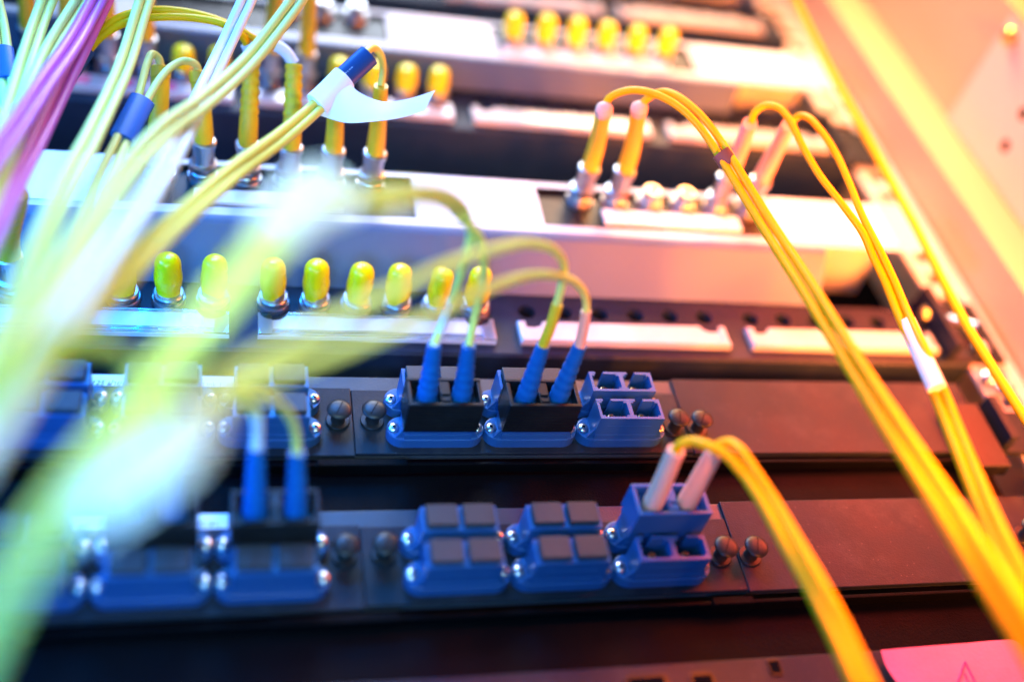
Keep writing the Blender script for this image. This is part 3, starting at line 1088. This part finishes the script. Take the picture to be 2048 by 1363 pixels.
def sheet(parent, rows, m, name, org, th=.18, n=6):
    """curved paper: rows of Vectors (same count), splined along each row; given thickness"""
    R_ = [spline(r, n) for r in rows]
    k = len(R_[0])
    S = [spline([r[i] for r in R_], 4) for i in range(k)]
    m2 = len(S[0])
    vs, fs = [], []
    for i in range(k):
        for j in range(m2):
            vs.append(S[i][j])
    nrm = (S[1][0] - S[0][0]).cross(S[0][1] - S[0][0]).normalized() * th
    N = k * m2
    vs += [v + nrm for v in vs]
    for i in range(k - 1):
        for j in range(m2 - 1):
            a = i * m2 + j
            fs.append((a, a + 1, a + m2 + 1, a + m2))
            fs.append((N + a, N + a + m2, N + a + m2 + 1, N + a + 1))
    for i in range(k - 1):
        for j in (0, m2 - 1):
            a = i * m2 + j
            fs.append((a, a + m2, N + a + m2, N + a))
    for j in range(m2 - 1):
        for i in (0, k - 1):
            a = i * m2 + j
            fs.append((a, N + a, N + a + 1, a + 1))
    b = MB()
    b.add(vs, fs, True)
    return b.build(name, m, parent, org)


sheet(t, [D((722, 380, 228), (645, 325, 222), (570, 352, 212), (500, 445, 200)), D((718, 398, 228), (640, 395, 218), (575, 428, 207), (510, 500, 197)), D((700, 425, 227), (648, 450, 217), (592, 485, 206), (525, 550, 196))], PAPER, 'flag', o)

# plug two: two strands arching left towards the camera, big white flag at lower left
xq, yq = P, 0.0
o = (xq, yq, 20)
t = cord('twin cord arching left from the ribbed black plug, huge blurred white flag at lower left', o)
duplex_plug(t, xq, yq, 1.2 + 10.5, o)
bp1 = sc_end(t, at(1086, 690, 50), xq - 6.35, yq, 1.2 + 20.5, o)
bp2 = sc_end(t, at(1160, 691, 50), xq + 6.35, yq, 1.2 + 20.5, o)
pa = spline([bp1[-1]] + D((1104, 640, 366), (1120, 585, 360), (1128, 535, 352), (1108, 500, 336), (1060, 487, 322), (985, 499, 300), (900, 528, 278), (800, 574, 254), (700, 622, 236), (600, 672, 219), (500, 730, 202), (410, 795, 186), (315, 868, 166), (205, 955, 164), (105, 1060, 164), (35, 1180, 164), (-25, 1310, 164), (-70, 1420, 164)), 8)
pb = spline([bp2[-1]] + D((1170, 640, 370), (1172, 598, 364), (1152, 566, 354), (1110, 551, 340), (1055, 552, 324), (975, 578, 298), (880, 622, 272), (770, 668, 250), (660, 706, 232), (560, 745, 215), (460, 795, 198), (375, 850, 184), (285, 910, 165), (180, 1000, 163), (80, 1110, 162), (10, 1230, 162), (-50, 1360, 162)), 8)
raw_tube(t, pa, YELCOOLLIT, grow(pa, 1.4, 1.65), 'strand', o)
raw_tube(t, pb, YELCOOLLIT, grow(pb, 1.4, 1.65), 'strand', o)
raw_tube(t, spline([bp2[-1] - (bp2[-1] - bp2[-3]) * .6] + D((1168, 650, 371), (1172, 622, 367)), 5), PINKBOOT, 1.9, 'sleeve', o)
raw_tube(t, spline([bp1[-1] - (bp1[-1] - bp1[-3]) * .6] + D((1102, 650, 367), (1115, 608, 363)), 5), YELBOOT, 1.95, 'sleeve', o)
sheet(t, [D((425, 790, 184), (345, 850, 167), (245, 920, 161), (140, 988, 158)), D((440, 830, 183), (370, 893, 167), (270, 963, 160), (165, 1028, 157)), D((442, 865, 183), (388, 935, 167), (298, 1005, 160), (198, 1066, 157))], PAPER, 'flag', o, .2)

# ---- lower left black plugs ---------------------------------------------------------------
xq, yq = -60.2, ROWS['lower'] + SEP
o = (xq, yq, 20)
t = cord('twin cord from the blurred black plug at lower left, curling over the adapters', o)
duplex_plug(t, xq, yq, 1.2 + 10.5, o)
bp1 = sc_end(t, dp(513, 895, 318), xq - 6.35, yq, 1.2 + 20.5, o)
bp2 = sc_end(t, dp(594, 905, 322), xq + 6.35, yq, 1.2 + 20.5, o)
pa = spline([bp1[-1]] + D((515, 860, 312), (512, 828, 304), (495, 805, 294), (462, 797, 280), (420, 812, 262), (375, 842, 242), (315, 890, 216), (225, 955, 195), (120, 1050, 182), (40, 1160, 176), (-30, 1290, 172)), 8)
pb = spline([bp2[-1]] + D((592, 868, 316), (580, 832, 306), (556, 805, 295), (515, 790, 280), (465, 792, 265), (410, 815, 248), (350, 855, 228), (270, 910, 207), (175, 985, 192), (80, 1090, 180), (5, 1210, 174), (-50, 1320, 170)), 8)
raw_tube(t, pa, YELCOOLLIT, 1.4, 'strand', o)
raw_tube(t, pb, YELCOOLLIT, 1.4, 'strand', o)
raw_tube(t, sub(pa, pa[0], dp(512, 828, 304)), WHITEPL, 1.8, 'sleeve', o)

xq = -60.2 - P
o = (xq, yq, 20)
t = cord('blurred twin cord from the plug hidden under the white flag, arching far left', o)
duplex_plug(t, xq, yq, 1.2 + 10.5, o)
bp1 = sc_end(t, dp(268, 905, 300), xq - 6.35, yq, 1.2 + 20.5, o)
bp2 = sc_end(t, dp(348, 905, 304), xq + 6.35, yq, 1.2 + 20.5, o)
pa = spline([bp1[-1]] + D((270, 860, 286), (272, 800, 262), (262, 740, 240), (230, 695, 222), (175, 668, 206), (110, 672, 192), (40, 720, 180), (-50, 810, 170)), 8)
pb = spline([bp2[-1]] + D((345, 855, 290), (330, 800, 268), (300, 745, 246), (255, 712, 228), (200, 688, 212), (130, 690, 198), (60, 735, 186), (-40, 830, 176)), 8)
raw_tube(t, pa, YELBLUELIT, 1.4, 'strand', o)
raw_tube(t, pb, YELBLUELIT, 1.4, 'strand', o)

# ---- upper left bundle ---------------------------------------------------------------
def twin(label, ctr, m, org=None, sep=1.78, r=1.72, pre_a=None, pre_b=None, roll=0.0):
    org = org or ctr[len(ctr) // 3]
    t = cord(label, org)
    A, B = pair_paths(ctr, sep, pre_a, pre_b, roll)
    raw_tube(t, A, m, r, 'strand', org)
    raw_tube(t, B, m, r, 'strand', org)
    return t, A, B, org


def shrink(t, org, p0, p1, m=SLEEVEBLUE, r=2.0, k=1.85, name='heat_shrink', mid=None):
    pts = spline([p0] + ([mid] if mid else [p0.lerp(p1, .5)]) + [p1], 6)
    sd = (pts[-1] - pts[0]).cross(pts[3] - CAM).normalized()
    return raw_tube(t, pts, m, r, name, org, 20, (sd, k)), pts, sd


# yellow twin cord with blue shrink and paper flag
o = EL[4]
t = cord('yellow twin cord with dark blue sleeve and curled white paper flag', o)
bp1 = st_end(t, EL[4], dp(672, 205, 418), o)
bp2 = st_end(t, EL[5], dp(762, 172, 420), o, r1=2.9)
ctr = D((722, 124, 405), (697, 150, 402), (660, 188, 396), (620, 226, 388), (560, 276, 374), (480, 334, 352), (405, 398, 328), (330, 465, 303), (250, 545, 276), (175, 620, 252), (90, 720, 226), (0, 840, 204), (-70, 940, 192))
pa = [bp2[-1]] + D((766, 140, 419), (762, 112, 416), (750, 97, 413), (736, 102, 409))
pb = [bp1[-1]] + D((690, 165, 416), (715, 132, 413), (738, 118, 410), (735, 117, 408))
A, B = pair_paths(ctr, 1.5, pa, pb, grow=1.35)
raw_tube(t, A, mat('yellow_pale_jacket', (0.80, 0.66, 0.10), .38, spec=.3), grow2(A, 1.5, 2.1), 'strand', o)
raw_tube(t, B, bpy.data.materials['yellow_pale_jacket'], grow2(B, 1.5, 2.1), 'strand', o)
sb, pts, sd = shrink(t, o, dp(738, 111, 406), dp(688, 157, 401), r=2.2, k=2.0)
xd = (pts[-1] - pts[0]).normalized()
text_mesh('F132', 2.3, PALEINK, 'print', sb, pts[-1] - xd * 1.6 + sd * .4 + (CAM - pts[0]).normalized() * 2.35, o, depth=.03, xdir=-xd, ydir=-sd if (-sd).y > 0 else sd)
b = MB()
wp = spline(D((689, 156, 400.5), (662, 184, 396), (634, 211, 391)), 6)
b.tube(wp, [2.4] * len(wp), 20, (sd, 2.1))
b.build('flag_wrap', PAPER, t, o)
sheet(t, [D((694, 158, 399), (715, 182, 400), (765, 203, 402), (815, 198, 405), (870, 181, 409)),
          D((668, 192, 394), (703, 214, 396), (760, 223, 399), (808, 215, 403), (860, 200, 407)),
          D((638, 230, 391), (690, 245, 393), (745, 243, 396), (800, 236, 401), (850, 222, 405))], PAPER, 'flag', o, .2)

# yellow arch with ribbed boots
o = EL[2]
t = cord('yellow twin cord arching over two capped ports into ribbed boots', o)
bp1 = st_end(t, EL[2], dp(503, 122, 424), o, ribs=True, r1=3.4)
bp2 = st_end(t, EL[3], dp(588, 128, 428), o, ribs=True, r1=3.4)
pa = spline([bp2[-1]] + D((571, 104, 426), (545, 88, 424), (510, 78, 421), (470, 55, 418), (400, 30, 414), (310, 20, 409), (240, 35, 405), (196, 68, 402), (168, 98, 399), (130, 150, 394), (80, 220, 385), (20, 300, 365), (-40, 380, 345)), 8)
pb = spline([bp1[-1]] + D((497, 98, 421), (485, 74, 418), (450, 50, 415), (400, 38, 413), (330, 34, 409), (262, 42, 406), (212, 66, 403), (180, 97, 401), (140, 152, 396), (88, 226, 386), (28, 308, 368), (-34, 388, 347)), 8)
raw_tube(t, pa, YEL, 1.55, 'strand', o)
raw_tube(t, pb, YEL, 1.55, 'strand', o)
for q, tipn in ((pa, dp(551, 91, 424)), (pb, dp(494, 90, 420))):
    raw_tube(t, sub(q, q[0], tipn), WHITEPL, 2.5, 'sleeve', o, 18)
shrink(t, o, dp(172, 98, 399.5), dp(130, 158, 394), r=2.1, k=1.7)

# pale twin cord with blue shrink, two bent strands
o = EL[0]
t = cord('pale yellow twin cord with bright blue sleeve, strands bent into two boots', o)
bp1 = st_end(t, EL[0], dp(322, 140, 418), o, r1=3.6)
bp2 = st_end(t, EL[1], dp(398, 150, 420), o, r1=3.4)
ctr = D((262, 238, 386), (238, 292, 372), (205, 360, 348), (165, 445, 316), (115, 545, 282), (55, 660, 248), (-10, 780, 222), (-60, 870, 208))
pa = [bp1[-1]] + D((318, 118, 414), (305, 108, 410), (294, 128, 404), (284, 165, 398), (275, 195, 393))
pb = [bp2[-1]] + D((392, 130, 416), (370, 122, 411), (345, 132, 405), (320, 158, 399), (296, 197, 393))
A, B = pair_paths(ctr, 1.75, pb, pa)
raw_tube(t, A, PALEY, 1.5, 'strand', o)
raw_tube(t, B, PALEY, 1.5, 'strand', o)
shrink(t, o, dp(285, 200, 391.5), dp(245, 278, 376), r=2.2, k=2.1, m=BOOTBLUE)
for q in (bp1, bp2):
    b = MB()
    b.lathe([(3.5, -3.4), (3.9, -3), (3.9, 1.0), (3.0, 1.6), (2.0, 1.7)], 20, q[-1], (q[-1] - q[-2]).normalized())
    b.build('collar', YELBOOT, t, o)

twin('pale yellow twin cord crossing in front of the ivory cord, top centre-left', D((668, -90, 402), (622, -40, 400), (578, 22, 394), (500, 120, 380), (405, 205, 355), (335, 255, 332), (268, 325, 310), (180, 455, 272), (100, 590, 238), (20, 730, 208), (-60, 860, 190)), PALEY)
twin('ivory twin cord passing behind the pale yellow cord, top centre-left', D((545, -100, 414), (512, -40, 410), (484, 22, 405), (450, 95, 398), (415, 168, 384), (370, 262, 345), (300, 386, 300), (200, 530, 258), (100, 680, 222), (0, 835, 194), (-70, 940, 184)), IVORY)
twin('pale twin cord falling left of the bright blue sleeve', D((318, -80, 404), (285, 15, 396), (250, 128, 381), (190, 260, 350), (130, 378, 314), (70, 520, 270), (10, 680, 230), (-40, 800, 206)), PALEY)
twin('magenta twin cord in front of the pale cords at top left', D((240, -80, 404), (190, 8, 394), (148, 82, 378), (90, 165, 352), (30, 255, 322), (-50, 365, 290)), MAG)
twin('magenta twin cord lying behind the other magenta one', D((254, -90, 412), (208, 5, 402), (160, 102, 389), (110, 205, 368), (62, 305, 340), (12, 415, 308), (-40, 520, 285)), MAG, roll=.5)
twin('pale twin cord at the top left corner', D((120, -60, 402), (85, 25, 394), (57, 108, 377), (35, 182, 360), (8, 275, 332), (-30, 380, 300)), PALEY)
twin('pale twin cord squeezed between the corner cord and the magenta ones', D((205, -70, 405), (152, 18, 396), (107, 92, 381), (63, 188, 356), (22, 282, 330), (-35, 420, 296)), PALEY)
t, A, B, o = twin('pale twin cord with blue sleeve cut by the left edge', D((-30, -60, 405), (-4, 40, 399), (6, 110, 391), (16, 175, 380), (20, 235, 364), (14, 320, 342), (-5, 420, 318), (-40, 540, 290)), PALEY)
shrink(t, o, dp(5, 98, 392), dp(14, 160, 382.5), m=BOOTBLUE, r=2.1, k=1.9)

# boots plugged in the top row, cords leave upward
for k, (px, py) in enumerate(((553, -30), (618, -30))):
    p = (-58.2 + 16.7 * k, YB2 + 25.4, ZL2)
    st(p, f'{"left" if k == 0 else "right"} blurred metal port holding an upright cord behind the ribbed boots', GT)
    t = cord(f'{"left" if k == 0 else "right"} blurred yellow cord end pointing straight up behind the ribbed boots', p)
    bq = st_end(t, p, at(px + 2, py, 76), p)
    strand(t, [bq[-1], at(px + 5, py - 60, 90), at(px + 8, py - 140, 100)], YEL, 1.5, org=p)
for k in (0, 1, 2, 3):
    x = -58.2 - 106.8 + 16.7 * k
    p = (x, YB2 + 25.4, ZL2)
    st(p, f'{names[k]} blurred metal port holding a dull boot at the top left', GT)
    t = cord(f'{names[k]} dull yellow cord end at the top left behind the pale cords', p)
    bq = st_end(t, p, Vector((x + 1, YB2 + 50, ZL2 + 66)), p)
    strand(t, [bq[-1], bq[-1] + Vector((1, 20, 10)), bq[-1] + Vector((2, 50, 15))], YEL, 1.5, org=p)
p = (-58.2 - 106.8 + 16.7 * 1 - 6, YB + 27, ZL)
st(p, 'metal port under the ribbed boot at the far left edge', GD)
t = cord('ribbed olive boot at the far left edge below the magenta cords', p)
bq = st_end(t, p, dp(36, 385, 360), p, ribs=True, r0=4.6, r1=3.6)
strand(t, [bq[-1]] + D((34, 340, 352), (15, 270, 345), (-40, 170, 340)), YEL, 1.5, org=p)


# ------------------------------------------------------------------ paper labels on the adapter panels
def small_label(x0, x1, y0, y1, z, label, texts):
    p = (x0, y0, z)
    t = thing('paper_label', label, 'paper label', p)
    b = MB()
    b.box(x0, x1, y0, y1, z, z + .2)
    b.build('paper', PAPER, t, p)
    for (s, size, ox, oy, sh, m) in texts:
        text_mesh(s, size, m, 'writing', t, (x0 + ox, y0 + oy, z + .24), p, sh, .02)


small_label(-124.2, -109.5, 21.8, 28.3, .25, 'small white label handwritten in blue ink, upper panel left', [('125 \u0e1d\u0e48\u0e32\u0e22\u0e1a\u0e23', 3.0, 1.2, 1.6, .25, INK)])
small_label(-85.6, -71.9, 21.8, 28.3, .25, 'small white label reading Link 1 in faint pencil, upper panel', [('Link 1', 2.9, 1.2, 1.6, .1, mat('pencil', (.45, .45, .45), .7))])
small_label(-85.4, -74.2, -39.6, -32.2, .25, 'small white label with smudged writing, lower panel beside the black plug', [('D.41:', 3.2, 1.5, 2.2, .1, INK)])
small_label(-126.0, -113.0, -40.4, -33.0, .25, 'small white label under the big white flag, lower panel', [('D.40', 3.2, 1.5, 2.2, .1, INK)])

# ------------------------------------------------------------------ bottom device and pink label
t = thing('device_front', 'dark grey device front with round sockets along the bottom edge', 'network device', (0, -98, 0))
b = MB()
b.box(-420, 262, -140, -94.6, -3, 0, .5)
b.build('face', PLATE, t, (0, -98, 0))
for k, (x, w, h, y) in enumerate(((34, 11, 7, -103), (60, 16, 9, -102.5), (80, 9, 9, -103), (108, 5, 6, -98.5), (-5, 14, 7, -104))):
    b = MB()
    b.prism([(x + a * w / 2 + .0, y + c * h / 2) for a, c in ((-.8, -1), (.8, -1), (1, -.7), (1, .7), (.8, 1), (-.8, 1), (-1, .7), (-1, -.7))], .02, .5, .15)
    f = b.build('socket_rim', BLACKPL, t, (0, -98, 0))
    b = MB()
    b.prism([(x + a * w * .38, y + c * h * .36) for a, c in ((-1, -1), (1, -1), (1, 1), (-1, 1))], .5, .56)
    b.build('socket_opening', VOID, f, (0, -98, 0))
p = at(1850, 1320, 4)
t = thing('paper_label', 'creased pink paper label with a magenta pen mark, bottom right corner', 'paper label', p)
q = [at(1762, 1299, 4), at(1830, 1293, 4.6), at(1930, 1285, 4.4), at(2005, 1279, 4.2), at(2030, 1281, 4.1), at(2062, 1308, 3)]
q2 = [at(1772, 1330, 3.2), at(1835, 1330, 4.2), at(1930, 1330, 4.5), at(2005, 1330, 4.4), at(2035, 1330, 4.2), at(2075, 1340, 3)]
q3 = [at(1800, 1372, 3), at(1850, 1374, 4), at(1935, 1376, 4.3), at(2010, 1378, 4.2), at(2040, 1378, 4.2), at(2090, 1380, 3)]
sheet(t, [q, q2, q3], PINKPAPER, 'paper', p, .15)
pen = [at(1912, 1375, 4.75), at(1930, 1322, 4.75), at(1958, 1378, 4.75)]
b = MB()
b.tube([pen[0], pen[1]], .22, 8)
b.tube([pen[1] + Vector((.1, -.2, 0)), pen[2]], .22, 8)
b.tube([at(1929, 1345, 4.75), at(1942, 1372, 4.75)], .18, 8)
b.build('pen_mark', MAGINK, t, p)

# ------------------------------------------------------------------ right rack post, rail and ears
t = thing('rack_post', 'tall cream rack post with a side plate full of holes', 'rack post', (290, 100, 0))
po = (290, 100, 0)
b = MB()
b.box(290, 292, -200, 520, -60, 22)
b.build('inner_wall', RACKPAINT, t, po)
b = MB()
b.box(290, 318, -200, 520, 22.01, 24, .4)
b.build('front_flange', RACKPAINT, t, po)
b = MB()
b.box(317, 319, -200, 520, 24.01, 92)
b.build('outer_wall', RACKPAINT, t, po)
b = MB()
b.box(317, 352, -200, 520, 92.01, 94, .4)
b.build('outer_flange', RACKPAINT, t, po)
b = MB()
hl = [(-44 - 0, 0)]
mbp = MB()
# side plate facing the rack (normal -x): built as a holed sheet, then turned
tmp = MB()
tmp.plate_holes(-92, -25, 60, 206, 0, [(-62.3, 159.5), (-43.4, 157.5)], 3.6, 2)
tmp.plate_holes(-92, -25, -160, 60, 0, [(-76, 40), (-56, 10), (-40, -40)], 3.2, 2)
b.add([(316.0 - v.z * 1.0, v.y, -v.x) for v in tmp.v], tmp.f)
b.add([(316, 206, 25), (316, 206, 92), (317, 206, 92), (317, 206, 25)], [(0, 1, 2, 3)])
sp = b.build('side_plate', PALECREAM, t, po)
b = MB()
for yy_, zz_ in ((159.5, 62.3), (157.5, 43.4), (40, 76), (10, 56), (-40, 40)):
    b.lathe([(3.4, 0), (3.4, .3)], 20, (316.6, yy_, zz_), (-1, 0, 0))
b.build('hole_shade', VOID, sp, po)  # dark discs stand in for the shade inside the plate's openings
b = MB()
b.lathe([(3.2, 0), (4.4, .4), (4.6, 3), (3.5, 4.6), (1.5, 5.2), (.01, 5.3)], 20, (316, 196.5, 84), (-1, 0, 0), caps=False)
solo(b, 'brass_screw', BRASS, 'small brass screw head on the side plate of the cream rack post', 'screw', (316, 196.5, 84))

t = thing('rack_rail', 'pale zinc rack rail with square holes, between panels and cream post', 'rack rail', (276, 0, -2))
b = MB()
ro = (276, 0, -2)
yy = -200.0
hs = [y for y in range(-190, 520, 16)]
b.box(262.5, 268, -200, 520, -4, -2)
b.box(280, 288, -200, 520, -4, -2)
prev = -200
for h in hs:
    b.box(268, 280, prev, h, -4, -2)
    prev = h + 8.5
b.box(268, 280, prev, 520, -4, -2)
b.build('rail', ZINC, t, ro)
# ears that join the panels to the rail
for (y0, y1, m, lab) in ((44, 82, PLATE, 'dark mounting ear at the right end of the middle port row'), (-9, 14, PLATE, 'black mounting ear at the right end of the upper adapter panel'),
                         (190, 222, PLATE, 'blurred dark mounting ear at the right end of the top port row')):
    b = MB()
    b.box(246.5, 282, y0, y1, -1.9, 1.0, .4)
    b.box(248, 252, y0, y1, 1.02, 12, .3)
    solo(b, 'mounting_ear', m, lab, 'mounting ear', (262, y0, 0), 'mounting ears on the right rail')
b = MB()
pr = []
for k in range(40):
    pr.append((2.5 if k % 2 else 2.0, k * .62))
b.lathe(pr, 20, (247, 69.5, 5), (1, -.32, .02))
b.lathe([(3.4, -2), (3.6, -1.6), (3.6, .2), (2.6, .6)], 6, (247, 69.5, 5), (1, -.32, .02))
solo(b, 'threaded_bolt', STEEL, 'threaded bolt lying across the dark mounting ear beside the white sleeve', 'bolt', (250, 69, 5))
for k, (px, py, z) in enumerate(((1958, 700, 2), (2008, 784, 2), (1975, 760, -1))):
    q = at(px, py, z)
    b = MB()
    b.lathe([(4.0, 0), (4.2, .5), (4.2, 2.8), (3.2, 4.0), (1.6, 4.6), (.01, 4.8)], 24, q, caps=False)
    solo(b, 'mounting_screw', STEEL, f'{["upper", "lower", "middle"][k]} shiny mounting screw on the pale rail beside the yellow cord', 'screw', q)
b = MB()
b.box(228, 243, -22, 12, 2, 9, .8)
solo(b, 'cable_clip', BLACKPL, 'black rectangular block at the right end of the upper adapter panel', 'cable clip', (235, -5, 3))

# ------------------------------------------------------------------ world, overhead lamp and added fills
w = bpy.data.worlds.new('World')
scene.world = w
w.use_nodes = True
nt = w.node_tree
bg = nt.nodes['Background']
# added fill for the tint: a soft sky of lobes, blue from the left and front
LOBES = {'wcu': (0, 0.04, 0.18), 'wlu': (0, 0.22, 0.9), 'wld': (0, 0.08, 0.32)}
tc = nt.nodes.new('ShaderNodeTexCoord')
sp_ = nt.nodes.new('ShaderNodeSeparateXYZ')
nt.links.new(tc.outputs['Generated'], sp_.inputs[0])


def mathn(op, a, b_=None, c=None, clamp=True):
    n = nt.nodes.new('ShaderNodeMath')
    n.operation = op
    n.use_clamp = clamp
    for i, v in enumerate((a, b_, c)):
        if v is None:
            continue
        if isinstance(v, (int, float)):
            n.inputs[i].default_value = v
        else:
            nt.links.new(v, n.inputs[i])
    return n.outputs[0]


def tent(x, c, w_):
    d = mathn('SUBTRACT', x, c, clamp=False)
    d = mathn('ABSOLUTE', d, clamp=False)
    d = mathn('DIVIDE', d, w_, clamp=False)
    return mathn('SUBTRACT', 1.0, d)


XX = mathn('MINIMUM', mathn('MAXIMUM', sp_.outputs['X'], -.35, clamp=False), .65, clamp=False)
WX = {'l': tent(XX, -.35, .5), 'c': tent(XX, .15, .5), 'r': tent(XX, .65, .5)}
ZU_ = mathn('MULTIPLY_ADD', sp_.outputs['Z'], 1.25, 0.5)
WZ = {'u': ZU_, 'd': mathn('SUBTRACT', 1.0, ZU_)}
acc = None
for nm, colr in LOBES.items():
    m_ = mathn('MULTIPLY', WX[nm[1]], WZ[nm[2]])
    vm = nt.nodes.new('ShaderNodeVectorMath')
    vm.operation = 'SCALE'
    vm.inputs[0].default_value = colr
    nt.links.new(m_, vm.inputs['Scale'])
    if acc is None:
        acc = vm.outputs[0]
    else:
        ad = nt.nodes.new('ShaderNodeVectorMath')
        ad.operation = 'ADD'
        nt.links.new(acc, ad.inputs[0])
        nt.links.new(vm.outputs[0], ad.inputs[1])
        acc = ad.outputs[0]
nt.links.new(acc, bg.inputs['Color'])
bg.inputs['Strength'].default_value = 1.0


def area(name, p, target, size, power, col, sy=None, spread=None):
    L = bpy.data.lights.new(name, 'AREA')
    L.energy = power
    L.color = col
    L.size = size * MM
    if sy:
        L.shape = 'RECTANGLE'
        L.size_y = sy * MM
    if spread:
        L.spread = radians(spread)
    o = bpy.data.objects.new(name, L)
    COL.objects.link(o)
    o.location = W(p)
    d = (W(target) - W(p)).normalized()
    o.rotation_euler = d.to_track_quat('-Z', 'Y').to_euler()
    return o


area('overhead_lamp', (30, 560, 300), (40, 110, 20), 220, 0.9200, (0.783, 0.870, 1.000), 180, 75)
area('warm_overhead_fill', (250, 520, 260), (225, 130, 20), 120, 0.5600, (1.000, 0.661, 0.393), 120, 60)  # unseen, added to warm the right-hand plates
area('front_left_fill', (-330, 260, 420), (-110, 80, 120), 140, 0.0780, (0.769, 0.962, 1.000), 140, 80)  # unseen, added to brighten the left cords
area('front_fill', (-60, 420, 560), (0, 60, 0), 200, 0.0450, (0.444, 0.667, 1.000), 200, 80)  # unseen fill added for the outward-facing surfaces
area('left_near_fill', (-200, -290, 300), dp(150, 950, 175), 60, 0.0300, (0.333, 1.000, 0.933), 60, 60)  # unseen, put in to light the near left cords
area('left_high_fill', (-230, -150, 380), dp(350, 400, 300), 60, 0.0550, (0.455, 0.818, 1.000), 60, 55)  # added fill for the blurred flag and upper left cords
area('right_near_fill', dp(2550, 150, 300), dp(1860, 1080, 275), 60, 0.5500, (1.000, 0.164, 0.000), 60, 48)  # unseen orange fill added for the right cords
area('middle_near_fill', (-30, -230, 350), dp(680, 600, 235), 60, 0.0850, (0.706, 1.000, 0.824), 60, 52)  # camera-side fill added for the arching middle cords
area('under_fill', (-180, -430, 320), (-110, 40, 20), 160, 0.5000, (0.000, 0.260, 1.000), 160, 70)  # unseen blue fill from below, added to tint the undersides
area('right_fill_lamp', (190, -420, 300), (225, 90, 60), 100, 1.3500, (1.000, 0.207, 0.003), 100, 40)  # warm fill from below, added for the right cords
area('red_side_fill', (330, 60, 150), (215, 10, 0), 90, 0.3400, (1.000, 0.082, 0.026), 90, 80)  # unseen, added to redden the right panels
area('low_orange_fill', (340, -70, 110), (225, 85, 8), 90, 1.7000, (1.000, 0.194, 0.041), 90, 80)  # unseen, added to turn the right underside orange
area('red_front_fill', (380, 240, 330), (205, -10, 0), 140, 0.4200, (1.000, 0.081, 0.029), 140, 50)  # added where the right panels mirror its red
area('blue_high_fill', (-100, 330, 380), (-75, -20, 0), 160, 0.5800, (0.000, 0.259, 1.000), 160, 60)  # added where the left panels mirror its blue
area('post_fill', (300, 400, 250), (300, 150, 40), 100, 1.3500, (1.000, 0.311, 0.044), 100, 120)  # unseen orange fill added for the rack post
area('blue_side_fill', (-260, 40, 150), (-80, 30, 10), 100, 0.6500, (0.000, 0.231, 1.000), 100, 100)  # unseen, added to tint the left side blue
area('low_blue_fill', (-230, -60, 120), (-60, -50, 5), 90, 0.1500, (0.000, 0.200, 1.000), 90, 100)  # unseen low fill added for the blue at lower left

# ------------------------------------------------------------------ camera
cd = bpy.data.cameras.new('Camera')
cam = bpy.data.objects.new('Camera', cd)
COL.objects.link(cam)
cd.sensor_width = 36
cd.lens = 36 * FPX / 2048
cd.clip_start = 0.01
cd.clip_end = 20
cd.dof.use_dof = True
cd.dof.focus_distance = 0.400
cd.dof.aperture_fstop = 2.05
right, up, back = Vector(RC[0]), -Vector(RC[1]), -Vector(RC[2])
cols = [M3 @ v for v in (right, up, back)]
mw = Matrix.Identity(4)
for i in range(3):
    for j in range(3):
        mw[j][i] = cols[i][j]
mw.translation = W(CAM)
cam.matrix_world = mw
scene.camera = cam

scene.view_settings.view_transform = 'Standard'
scene.view_settings.look = 'None'
scene.view_settings.exposure = 0
scene.view_settings.gamma = 1
scene.render.engine = 'CYCLES'
scene.cycles.use_denoising = True
scene.cycles.max_bounces = 8
scene.cycles.sample_clamp_indirect = 6
